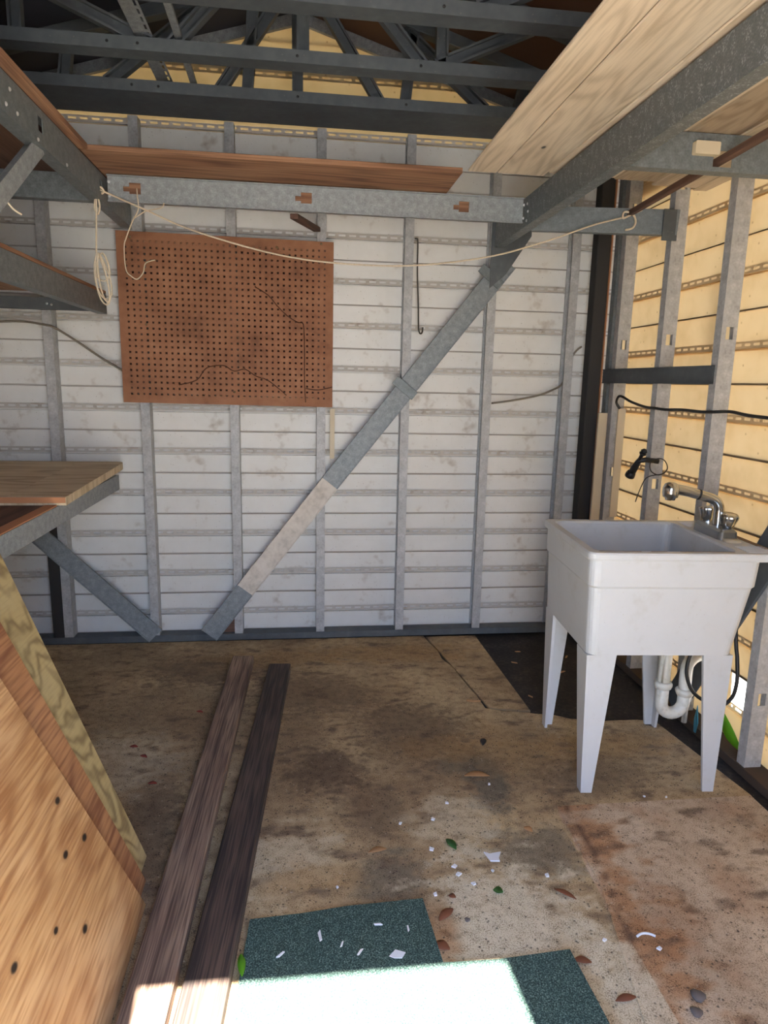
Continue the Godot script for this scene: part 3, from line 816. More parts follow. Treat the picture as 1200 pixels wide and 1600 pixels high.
func loft_storage():
	var st: SurfaceTool
	# long beams from the door side to the back wall
	var rb := base("loft_beam", Vector3.ZERO, "worn galvanized steel beam carrying the laminate planks", "beam")
	st = ST(); channel(st, Vector3(1.909, 1.918, 0.045), Vector3(1.909, 1.918, 3.28), 0.112, 0.045, Vector3(1, 0, 0))
	build(st, "channel", M.galvanized_worn, rb)
	st = ST(); prism(st, PackedVector2Array([Vector2(-0.005, 2.03), Vector2(-0.005, 1.735), Vector2(0.07, 1.80), Vector2(0.185, 1.975), Vector2(0.185, 2.03)]), Transform3D(Basis(Vector3(1, 0, 0), Vector3(0, 1, 0), Vector3(0, 0, 1)), Vector3(1.90, 0, 0.0345)), 0.004)
	build(st, "end_plate", M.grey_primer, rb)
	for p in [Vector3(1.906, 1.935, 0.50), Vector3(1.906, 1.998, 0.50), Vector3(1.906, 1.967, 0.512), Vector3(1.945, 1.925, 1.31)]:
		st = ST(); lathe(st, [Vector2(0, 0.004), Vector2(0.004, 0.003), Vector2(0.006, 0)], Transform3D(Basis(Vector3(0, 1, 0), Vector3(-1, 0, 0), Vector3(0, 0, 1)), p), 8)
		build(st, "screw", M.screw, rb)
	var lb := base("loft_beam", Vector3.ZERO, "grey steel beam under the dark plywood loft with rope tied on", "beam")
	st = ST()
	plate(st, Rect2(0.02, 0.0, 2.6, 0.098), [Rect2(0.46, 0.03, 0.03, 0.04), Rect2(1.055, 0.035, 0.035, 0.04)], Transform3D(Basis(Vector3(0, 0, 1), Vector3(0, 1, 0), Vector3(1, 0, 0)), Vector3(0.272, 1.932, 0.0)), 0.003)
	block(st, Vector3(0.229, 1.932, 0.02), Vector3(0.273, 1.935, 2.62)); block(st, Vector3(0.229, 2.027, 0.02), Vector3(0.273, 2.03, 2.62))
	build(st, "channel", M.galvanized_mid, lb)
	for p in [Vector3(0.275, 1.99, 1.36), Vector3(0.275, 2.0, 1.28), Vector3(0.275, 1.955, 1.31), Vector3(0.275, 1.957, 1.24), Vector3(0.275, 1.94, 1.10), Vector3(0.275, 1.943, 0.86)]:
		st = ST(); lathe(st, [Vector2(0, 0.004), Vector2(0.004, 0.003), Vector2(0.006, 0)], Transform3D(Basis(Vector3(0, -1, 0), Vector3(1, 0, 0), Vector3(0, 0, 1)), p), 8)
		build(st, "screw", M.screw, lb)
	# bracing strap of the left beam
	st = ST()
	bar(st, Vector3(0.262, 1.945, 1.04), Vector3(0.215, 1.665, 1.36), 0.055, 0.003, Vector3(1, 0, 0))
	bar(st, Vector3(0.240, 1.945, 1.04), Vector3(0.193, 1.665, 1.36), 0.003, 0.04, Vector3(1, 0, 0))
	build(st, "strap", M.galvanized, lb)
	# header between the beams, with keyhole slots
	var hd := base("loft_header", Vector3.ZERO, "bright galvanized header with keyhole slots between the loft beams", "beam")
	st = ST()
	var holes := []
	for x in [0.348, 0.99, 1.617]:
		holes.append(Rect2(x, 0.038, 0.022, 0.018)); holes.append(Rect2(x + 0.022, 0.03, 0.042, 0.04))
	plate(st, Rect2(0.292, 0.0, 1.612, 0.092), holes, Transform3D(Basis(), Vector3(0, 1.936, 0.448)), 0.003)
	block_x(st, Vector3(0.292, 2.025, 0.45), Vector3(1.904, 2.029, 0.462)); block_x(st, Vector3(0.292, 1.934, 0.45), Vector3(1.904, 1.938, 0.462))
	build(st, "channel", M.galvanized, hd)
	for x in [0.285, 1.897]:
		for y in [1.955, 2.005]:
			st = ST(); lathe(st, [Vector2(0, 0.004), Vector2(0.004, 0.003), Vector2(0.006, 0)], Transform3D(Basis(Vector3(1, 0, 0), Vector3(0, 0, 1), Vector3(0, -1, 0)), Vector3(x + 0.012, y, 0.451)), 8)
			build(st, "screw", M.screw, hd)
	st = ST(); block_x(st, Vector3(0.30, 1.952, 0.405), Vector3(1.76, 2.026, 0.44), 0.003)
	tag(build(st, "wood_batten", M.plywood_old), "brown wooden batten screwed behind the slotted header", "batten")
	st = ST(); bar(st, Vector3(0.985, 1.922, 0.43), Vector3(1.085, 1.962, 0.02), 0.032, 0.02, Vector3.UP, 0.002)
	tag(build(st, "wood_brace", M.plywood_dark), "short brown wooden brace from the slotted header to the back wall stud", "brace")
	# header left of the left beam
	st = ST(); channel(st, Vector3(XL, 1.936, 0.448), Vector3(0.226, 1.936, 0.448), 0.094, 0.04, Vector3(0, 0, -1))
	tag(build(st, "loft_header", M.galvanized_mid), "grey steel header running from the left beam to the left wall", "beam")
	# header right of the right beam, up to the second stud
	st = ST(); channel(st, Vector3(1.962, 1.922, 0.40), Vector3(2.506, 1.893, 0.575), 0.096, 0.035, Vector3(0.306, 0, -0.952).normalized())
	tag(build(st, "loft_header", M.galvanized_mid), "grey steel header from the planked beam to the right wall, rope tied on", "beam")
	st = ST(); block_y(st, Vector3(2.445, 1.872, 0.567), Vector3(2.508, 1.99, 0.573), 0.001)
	tag(build(st, "joist_hanger", M.grey_primer), "steel hanger plate where the header meets the right wall stud", "bracket")
	# nearer cross channel on the right
	st = ST()
	plate(st, Rect2(1.957, 1.932, 0.549, 0.104), [Rect2(2.236, 1.945, 0.06, 0.045)], Transform3D(Basis(), Vector3(0, 0, 1.223)), 0.002)
	block_x(st, Vector3(1.957, 1.932, 1.185), Vector3(2.506, 1.934, 1.223)); block_x(st, Vector3(1.957, 2.034, 1.185), Vector3(2.506, 2.036, 1.223))
	tag(build(st, "cross_channel", M.galvanized_mid), "grey steel cross channel under the laminate planks, pierced by a brown stick", "beam")
	st = ST(); block(st, Vector3(2.165, 1.972, 1.226), Vector3(2.243, 2.008, 1.246), 0.003)
	tag(build(st, "wood_block", M.cream_trim), "small pale wood block on the steel cross channel", "block")
	# brown stick through the channels
	st = ST(); bar(st, Vector3(2.318, 1.974, 0.54), Vector3(2.232, 1.965, 1.75), 0.022, 0.022, Vector3.UP, 0.003)
	tag(build(st, "wooden_stick", M.plywood_dark), "thin brown stick hung below the laminate planks", "stick")
	# plywood lying on the header
	st = ST(); block_x(st, Vector3(0.276, 2.034, 0.16), Vector3(1.588, 2.052, 0.715), 0.002)
	tag(build(st, "loft_plywood", M.plywood_old), "weathered plywood board lying over the slotted header", "plywood")
	st = ST(); block(st, Vector3(-0.44, 2.034, 0.16), Vector3(0.27, 2.052, 2.6), 0.002)
	build(st, "sheet", M.plywood_dark)
	tag(get_child(-1), "dark plywood sheet on the left loft beam", "plywood")
	get_child(-1).name = "loft_sheet"
	st = ST(); block(st, Vector3(0.272, 2.034, 0.72), Vector3(0.302, 2.054, 2.6), 0.002)
	tag(build(st, "loft_strip", M.plywood_old), "reddish plywood strip along the left loft beam", "plywood")
	# laminate planks, long side along the shed
	var xs := [1.605, 1.714, 1.892, 2.02, 2.150, 2.32, 2.505]
	var names := ["outermost tan laminate plank over the open middle of the shed", "second tan laminate plank from the open middle of the shed", "tan laminate plank resting on the worn steel beam",
		"tan laminate plank just beyond the worn steel beam", "streaky tan laminate plank above the brown stick", "tan laminate plank along the right wall studs"]
	for k in 6:
		st = ST()
		var zb: float = [0.722, 0.722, 0.76, 0.75, 0.735, 0.69][k]
		var drop: float = [0.0, 0.0, 0.0, 0.0, 0.0, 0.0][k]
		var poly := rect(xs[k] + 0.0016, 0, xs[k + 1] - 0.0016, 0.009, 0.003)
		prism(st, poly, Transform3D(Basis(), Vector3(0, 2.0385 - drop, zb)), 3.25 - zb, Vector2(k * 0.37, k * 0.21))
		if k == 5:
			prism(st, rect(2.5038, 0, 2.562, 0.009), Transform3D(Basis(), Vector3(0, 2.0385, 0.66)), 0.22, Vector2(0.3, 0.9))
		tag(build(st, "laminate_plank", M.laminate_dark if k in [4] else M.laminate), names[k], "plank", "laminate planks on the loft")

func left_side():
	var st: SurfaceTool
	# shelf at shoulder height
	var sh := base("wall_shelf", Vector3.ZERO, "steel framed shelf on the left wall below the dark loft", "shelf")
	st = ST(); channel(st, Vector3(0.152, 1.562, 0.02), Vector3(0.152, 1.562, 2.4), 0.084, 0.04, Vector3(-1, 0, 0))
	build(st, "side_channel", M.galvanized_mid, sh)
	st = ST(); channel(st, Vector3(XL, 1.572, 0.05), Vector3(0.108, 1.572, 0.05), 0.05, 0.035, Vector3(0, 0, -1))
	build(st, "back_channel", M.grey_primer, sh)
	st = ST(); block(st, Vector3(XL + 0.01, 1.648, 0.03), Vector3(0.154, 1.660, 2.4), 0.001)
	build(st, "board", M.plywood_old, sh)
	for p in [Vector3(-0.09, 1.596, 0.053), Vector3(-0.07, 1.592, 0.053)]:
		st = ST(); lathe(st, [Vector2(0, 0.004), Vector2(0.004, 0.003), Vector2(0.006, 0)], Transform3D(Basis(Vector3(1, 0, 0), Vector3(0, 0, 1), Vector3(0, -1, 0)), p), 8)
		build(st, "screw", M.screw, sh)
	# workbench
	var wb := base("workbench", Vector3.ZERO, "steel framed workbench with a thick wooden slab on top", "workbench")
	st = ST(); channel(st, Vector3(0.172, 0.774, 0.045), Vector3(0.172, 0.774, 2.3), 0.068, 0.04, Vector3(-1, 0, 0))
	build(st, "side_channel", M.galvanized, wb)
	st = ST(); channel(st, Vector3(XL, 0.774, 0.075), Vector3(0.128, 0.774, 0.075), 0.060, 0.03, Vector3(0, 0, -1))
	build(st, "back_channel", M.galvanized_mid, wb)
	st = ST(); block(st, Vector3(XL + 0.005, 0.836, 0.05), Vector3(0.127, 0.842, 2.3), 0.001)
	build(st, "hardboard_top", M.plywood_dark, wb)
	st = ST(); block(st, Vector3(0.130, 0.8425, 0.855), Vector3(0.171, 0.847, 2.3), 0.001)
	build(st, "edge_strip", M.raw_edge, wb)
	# slab: rounded back right corner and eased edge
	var poly := PackedVector2Array([Vector2(XL + 0.005, 0.012), Vector2(0.165, 0.012), Vector2(0.186, 0.018), Vector2(0.197, 0.035), Vector2(0.2, 0.06), Vector2(0.198, 0.815), Vector2(XL + 0.005, 0.815)])
	st = ST()
	var xf := Transform3D(Basis(Vector3(1, 0, 0), Vector3(0, -0.036, 1).normalized(), Vector3(0, -1, -0.036).normalized()), Vector3(0, 0.903, 0.03))
	prism(st, poly, xf, 0.03)
	build(st, "slab", M.bench_wood, wb)
	st = ST(); block_x(st, Vector3(XL + 0.005, 0.853, 0.8465), Vector3(0.197, 0.873, 0.8495))
	build(st, "slab_end_grain", M.raw_edge, wb)
	# legs of the bench against the left wall
	st = ST(); block_y(st, Vector3(XL, 0.0, 2.2), Vector3(XL + 0.04, 0.774, 2.24), 0.002)
	build(st, "leg", M.galvanized_mid, wb)
	# plywood sheets leaning on the bench; foot, far edge z at foot and head, material
	var rows := [[0.624, 1.753, 1.752, M.plywood_new, "new tan plywood sheet with knots, foremost of three leaning on the workbench"],
		[0.606, 1.668, 1.585, M.plywood_red, "reddish plywood sheet leaning between two others on the workbench"], [0.588, 1.575, 1.385, M.plywood_zebra, "plywood sheet with wavy zebra grain leaning nearest the workbench"]]
	var d := Vector3(-0.4298, 0.9029, 0).normalized()
	var nrm := Vector3(d.y, -d.x, 0)
	for r in rows:
		st = ST()
		var o := Vector3(r[0], 0.003, 0)
		# local x up the slope, local y along z, local z outwards
		var p := PackedVector2Array([Vector2(0, r[1]), Vector2(0.935, r[2]), Vector2(0.935, 2.75), Vector2(0, 2.75)])
		for k in 4: p[k] = Vector2(p[k].y, p[k].x)      # grain level with the floor
		prism(st, p, Transform3D(Basis(Vector3(0, 0, 1), d, nrm), o - nrm * 0.011), 0.011, Vector2(-1.6, 0.0) if r[0] > 0.62 else Vector2.ZERO)
		tag(build(st, "plywood_sheet", r[3]), r[4], "plywood", "plywood sheets leaning on the workbench")

func floor_boards():
	# two old 2x4s lying on the floor
	for r in [[Vector3(0.745, 0.021, 0.30), Vector3(0.680, 0.021, 2.45), M.old_board, "weathered brown timber on the floor beside the plywood sheets", 0.0],
		[Vector3(0.915, 0.021, 0.40), Vector3(0.779, 0.021, 2.45), M.old_board_dark, "dark weathered timber on the floor lying beside a browner one", 0.12]]:
		var st := ST()
		var a: Vector3 = r[0]; var b: Vector3 = r[1]
		prism(st, rect(-0.048, -0.019, 0.048, 0.019, 0.004), along(a, b), a.distance_to(b), Vector2(r[4], r[4]))
		tag(build(st, "timber", r[2]), r[3], "timber", "old timbers on the floor")
	# green carpet remnant
	var st := ST()
	var pts := PackedVector2Array([Vector2(0.884, 1.832), Vector2(1.0, 1.826), Vector2(1.12, 1.813), Vector2(1.312, 1.806), Vector2(1.318, 1.9), Vector2(1.324, 2.0), Vector2(1.45, 2.004), Vector2(1.624, 1.994), Vector2(1.632, 2.15), Vector2(1.66, 2.8), Vector2(0.84, 2.8), Vector2(0.84, 2.46)])
	prism(st, pts, Transform3D(Basis(Vector3(1, 0, 0), Vector3(0, 0, 1), Vector3(0, -1, 0)), Vector3(0, 0.009, 0)), 0.007)
	tag(build(st, "carpet_remnant", M.carpet), "green outdoor carpet remnant on the floor inside the doorway", "carpet")

func pegboard():
	# real holes, 25 mm apart
	var st := ST()
	var nx := 36; var ny := 28
	var W := 0.957; var H := 0.745
	var hole := 0.0045
	var xf := Transform3D(Basis(Vector3(0.99992, -0.0075, 0), Vector3(0.0015, 1, 0), Vector3(0, 0, 1)), Vector3(0.203, 1.174, 0.010))
	var T := 0.006
	for i in nx:
		for j in ny:
			var x0 := W * i / nx; var x1 := W * (i + 1) / nx
			var y0 := H * j / ny; var y1 := H * (j + 1) / ny
			var cx := (x0 + x1) / 2; var cy := (y0 + y1) / 2
			var q := func(x, y, z): return xf * Vector3(x, y, z)
			var o := [[x0, y0], [x1, y0], [x1, y1], [x0, y1]]
			if i == 0 or j == 0 or i == nx - 1 or j == ny - 1:
				quad(st, q.call(x0, y0, T), q.call(x1, y0, T), q.call(x1, y1, T), q.call(x0, y1, T))
				continue
			var n := [[cx - hole, cy - hole], [cx + hole, cy - hole], [cx + hole, cy + hole], [cx - hole, cy + hole]]
			for k in 4:
				var m := (k + 1) % 4
				quad(st, q.call(o[k][0], o[k][1], T), q.call(o[m][0], o[m][1], T), q.call(n[m][0], n[m][1], T), q.call(n[k][0], n[k][1], T))
				quad(st, q.call(n[k][0], n[k][1], T), q.call(n[m][0], n[m][1], T), q.call(n[m][0], n[m][1], 0), q.call(n[k][0], n[k][1], 0))
	# back and edges
	var e := [Vector2(0, 0), Vector2(W, 0), Vector2(W, H), Vector2(0, H)]
	for k in 4:
		var a: Vector2 = e[k]; var b: Vector2 = e[(k + 1) % 4]
		quad(st, xf * Vector3(a.x, a.y, 0), xf * Vector3(b.x, b.y, 0), xf * Vector3(b.x, b.y, T), xf * Vector3(a.x, a.y, T))
	var p := base("pegboard", Vector3.ZERO, "brown perforated pegboard with a jagged tear screwed to the back wall", "pegboard")
	build(st, "panel", M.pegboard, p)
	# unseen wood pieces added behind the board so that its holes look dark
	for b in [[0.203, 0.272], [0.317, 0.677], [0.723, 1.083], [1.129, 1.155]]:
		for y in [[1.185, 1.21], [1.872, 1.897]]:
			var bk := ST()
			block_x(bk, Vector3(b[0] + 0.003, y[0], -0.060), Vector3(b[1] - 0.003, y[1], 0.0095), 0.001)
			build(bk, "added_shade_block", M.plywood_old, p)
		var sheet := ST()
		block_x(sheet, Vector3(b[0] + 0.003, 1.212, -0.060), Vector3(b[1] - 0.003, 1.870, -0.056))
		build(sheet, "added_shade_sheet", M.plywood_dark, p)  # unseen dark sheet, added to deepen the shade in the holes
	for x in [0.294, 0.7005, 1.107]:
		var bk := ST()
		block_y(bk, Vector3(x - 0.0205, 1.185, 0.0008), Vector3(x + 0.0205, 1.897, 0.0095), 0.001)
		build(bk, "added_shade_block", M.plywood_dark, p)
	for x in [0.2045, 1.152]:
		var bk := ST()
		block_y(bk, Vector3(x, 1.212, -0.060), Vector3(x + 0.006, 1.870, 0.0095), 0.001)
		build(bk, "added_shade_block", M.plywood_old, p)
	# torn flake along the lower right: a raised crack
	var crack := func(pts: Array, r: float):
		var s := ST()
		tube(s, smooth_path(pts.map(func(v): return xf * Vector3(v.x, v.y, T)), 4), r, 5)
		build(s, "tear", M.stain_dark, p)
	crack.call([Vector2(0.60, 0.535), Vector2(0.66, 0.50), Vector2(0.70, 0.455), Vector2(0.75, 0.41), Vector2(0.795, 0.385), Vector2(0.82, 0.375), Vector2(0.825, 0.25), Vector2(0.825, 0.12), Vector2(0.83, 0.02)], 0.0021)
	crack.call([Vector2(0.25, 0.085), Vector2(0.33, 0.11), Vector2(0.375, 0.165), Vector2(0.45, 0.18), Vector2(0.50, 0.155), Vector2(0.55, 0.165), Vector2(0.60, 0.135), Vector2(0.65, 0.12), Vector2(0.70, 0.085), Vector2(0.74, 0.05)], 0.0021)
	crack.call([Vector2(0.83, 0.085), Vector2(0.89, 0.08), Vector2(0.955, 0.095)], 0.0021)
	for s in [Vector2(0.70, 0.71), Vector2(0.90, 0.735), Vector2(0.50, 0.06), Vector2(0.06, 0.72), Vector2(0.115, 0.35)]:
		var t := ST()
		lathe(t, [Vector2(0, 0.002), Vector2(0.004, 0.0015), Vector2(0.0055, 0)], Transform3D(Basis(Vector3(1, 0, 0), Vector3(0, 0, 1), Vector3(0, -1, 0)), xf * Vector3(s.x, s.y, T)), 8)
		build(t, "screw", M.brass_old, p)

func ropes_and_wires():
	var V := func(a): return Vector3(a[0], a[1], a[2])
	var st := ST()
	var line := [[0.262, 1.972, 0.474], [0.44, 1.903, 0.476], [0.599, 1.843, 0.476], [0.887, 1.774, 0.476], [1.136, 1.747, 0.475], [1.443, 1.749, 0.474], [1.757, 1.795, 0.473], [1.994, 1.864, 0.47], [2.18, 1.93, 0.50], [2.30, 1.960, 0.53]]
	tube(st, smooth_path(line.map(V), 8), 0.0034, 7)
	var ln := base("clothes_line", Vector3.ZERO, "cream cord strung slack between the loft beams across the shed", "rope")
	build(st, "cord", M.rope, ln)
	st = ST()      # knots
	tube(st, smooth_path([Vector3(0.205, 1.990, 0.478), Vector3(0.235, 1.972, 0.482), Vector3(0.275, 1.975, 0.488), Vector3(0.285, 1.962, 0.478), Vector3(0.268, 1.958, 0.472), Vector3(0.252, 1.975, 0.478), Vector3(0.238, 2.012, 0.482)], 6), 0.004, 7)
	build(st, "knot", M.rope, ln)
	st = ST()
	tube(st, smooth_path([Vector3(2.36, 1.985, 0.555), Vector3(2.31, 1.962, 0.55), Vector3(2.285, 1.952, 0.55), Vector3(2.29, 1.975, 0.548), Vector3(2.32, 1.968, 0.558), Vector3(2.335, 1.94, 0.56), Vector3(2.325, 1.915, 0.56), Vector3(2.295, 1.905, 0.562)], 6), 0.004, 7)
	build(st, "knot", M.rope, ln)
	# hank hanging from the left knot
	var hk := base("rope_hank", Vector3.ZERO, "cream cord hanging in a coiled hank from the left beam", "rope")
	st = ST(); tube(st, smooth_path([Vector3(0.262, 1.968, 0.486), Vector3(0.252, 1.905, 0.49), Vector3(0.262, 1.88, 0.49), Vector3(0.270, 1.91, 0.49), Vector3(0.262, 1.945, 0.492), Vector3(0.256, 1.86, 0.492), Vector3(0.253, 1.79, 0.495), Vector3(0.252, 1.735, 0.5)], 6), 0.0034, 7)
	build(st, "cord", M.rope, hk)
	for k in 4:
		st = ST()
		var cx: float = 0.254 + [0.0, 0.004, 0.02, 0.008][k]
		var top := 1.74
		var h: float = [0.185, 0.165, 0.10, 0.175][k]
		var w: float = [0.020, 0.026, 0.024, 0.014][k]
		var pts := []
		for i in 19:
			var a := TAU * i / 18.0 + PI / 2
			pts.append(Vector3(cx + w * cos(a) * (1.0 - 0.35 * sin(a)) + 0.012 * (1 - sin(a)) * (1 if k != 2 else 0), top - h / 2 + h / 2 * sin(a), 0.502 + 0.004 * k + 0.003 * cos(2 * a)))
		tube(st, pts, 0.0034, 7)
		build(st, "loop", M.rope, hk)
	# thin twine from the header
	st = ST()
	tube(st, smooth_path([Vector3(0.399, 1.985, 0.455), Vector3(0.401, 1.955, 0.462), Vector3(0.402, 1.911, 0.463), Vector3(0.378, 1.865, 0.463), Vector3(0.355, 1.81, 0.463), Vector3(0.344, 1.772, 0.463), Vector3(0.347, 1.692, 0.463), Vector3(0.365, 1.668, 0.463), Vector3(0.387, 1.658, 0.463), Vector3(0.410, 1.682, 0.463), Vector3(0.421, 1.718, 0.463), Vector3(0.457, 1.731, 0.463)], 6), 0.0024, 6)
	var tw := base("twine", Vector3.ZERO, "thin twine dangling from the slotted header over the pegboard", "twine")
	build(st, "strand", M.rope, tw)
	st = ST(); tube(st, smooth_path([Vector3(0.385, 1.878, 0.463), Vector3(0.43, 1.905, 0.463), Vector3(0.47, 1.915, 0.463), Vector3(0.49, 1.922, 0.463), Vector3(0.498, 1.937, 0.463)], 6), 0.0024, 6)
	build(st, "strand", M.rope, tw)
	# string scrap at the far left
	st = ST(); tube(st, smooth_path([Vector3(0.19, 1.84, 1.30), Vector3(0.205, 1.78, 1.24), Vector3(0.228, 1.735, 1.20), Vector3(0.245, 1.722, 1.18)], 6), 0.003, 6)
	tag(build(st, "string_scrap", M.rope), "short string scrap hanging by the left strap", "string")
	# wire hook on the back wall
	st = ST(); tube(st, smooth_path([Vector3(1.535, 1.945, 0.010), Vector3(1.545, 1.945, 0.012), Vector3(1.551, 1.93, 0.010), Vector3(1.553, 1.80, 0.008), Vector3(1.562, 1.66, 0.008), Vector3(1.566, 1.56, 0.008), Vector3(1.570, 1.528, 0.01), Vector3(1.578, 1.52, 0.012), Vector3(1.585, 1.53, 0.012), Vector3(1.586, 1.55, 0.012)], 5), 0.0035, 6)
	tag(build(st, "wire_hook", M.wire_dark), "long dark wire hook hanging on the back wall stud", "hook")
	# cables
	st = ST(); tube(st, smooth_path([Vector3(-0.46, 1.50, -0.02), Vector3(-0.318, 1.517, -0.01), Vector3(-0.21, 1.52, 0.0), Vector3(-0.12, 1.508, 0.008), Vector3(-0.08, 1.497, 0.006), Vector3(0.003, 1.443, -0.015), Vector3(0.11, 1.369, -0.02), Vector3(0.196, 1.318, -0.02)], 6), 0.005, 7)
	tag(build(st, "cable", M.cable_grey), "grey cable sagging behind the left of the pegboard", "cable")
	st = ST(); tube(st, smooth_path([Vector3(1.95, 1.199, -0.02), Vector3(2.054, 1.214, -0.02), Vector3(2.184, 1.241, -0.02), Vector3(2.26, 1.27, -0.022), Vector3(2.31, 1.30, -0.03), Vector3(2.335, 1.36, -0.03), Vector3(2.345, 1.42, -0.03), Vector3(2.372, 1.465, -0.026), Vector3(2.395, 1.485, -0.02)], 6), 0.005, 7)
	tag(build(st, "cable", M.cable_grey), "grey cable on the back wall running up to the dark corner post", "cable")
	st = ST(); tube(st, smooth_path([Vector3(2.52, 1.19, 0.19), Vector3(2.502, 1.22, 0.185), Vector3(2.50, 1.25, 0.22), Vector3(2.503, 1.226, 0.326), Vector3(2.502, 1.208, 0.46), Vector3(2.499, 1.206, 0.55), Vector3(2.503, 1.204, 0.632), Vector3(2.503, 1.208, 0.75), Vector3(2.50, 1.206, 0.88), Vector3(2.499, 1.209, 0.96), Vector3(2.503, 1.214, 1.05), Vector3(2.503, 1.206, 1.15), Vector3(2.50, 1.203, 1.30), Vector3(2.50, 1.21, 1.45), Vector3(2.502, 1.20, 1.7)], 6), 0.006, 7)
	tag(build(st, "cable", M.black_rubber), "black cable looped along the right wall studs above the sink", "cable")
	# hose valve with wire loop
	var va := base("hose_valve", Vector3.ZERO, "black hose valve on the right wall behind the sink", "valve")
	st = ST(); tube(st, [Vector3(2.425, 0.918, 0.53), Vector3(2.43, 0.955, 0.555), Vector3(2.435, 0.985, 0.575), Vector3(2.46, 0.99, 0.58), Vector3(2.515, 0.985, 0.59)], [0.016, 0.015, 0.012, 0.011, 0.011], 10)
	build(st, "body", M.black_rubber, va)
	st = ST(); tube(st, [Vector3(2.424, 0.912, 0.526), Vector3(2.425, 0.922, 0.532), Vector3(2.426, 0.934, 0.54)], [0.021, 0.021, 0.017], 12)
	build(st, "collar", M.black_rubber, va)
	st = ST(); tube(st, [Vector3(2.434, 0.985, 0.575), Vector3(2.437, 1.01, 0.59), Vector3(2.438, 1.018, 0.596)], [0.008, 0.008, 0.015], 10)
	build(st, "stem", M.black_rubber, va)
	st = ST(); tube(st, [Vector3(2.4385, 1.020, 0.597), Vector3(2.440, 1.029, 0.602), Vector3(2.441, 1.036, 0.606)], [0.010, 0.014, 0.008], 10)
	build(st, "handle", M.black_rubber, va)
	st = ST(); tube(st, smooth_path([Vector3(2.46, 0.80, 0.53), Vector3(2.465, 0.848, 0.545), Vector3(2.47, 0.905, 0.575), Vector3(2.475, 0.928, 0.62), Vector3(2.48, 0.945, 0.69), Vector3(2.48, 0.972, 0.725), Vector3(2.48, 1.0, 0.70), Vector3(2.48, 1.003, 0.65), Vector3(2.475, 0.982, 0.60), Vector3(2.48, 0.945, 0.60), Vector3(2.485, 0.935, 0.65), Vector3(2.485, 0.95, 0.70)], 6), 0.0022, 6)
	tag(build(st, "wire_loop", M.wire_dark), "thin dark wire loop hanging round the right wall stud by the valve", "wire")

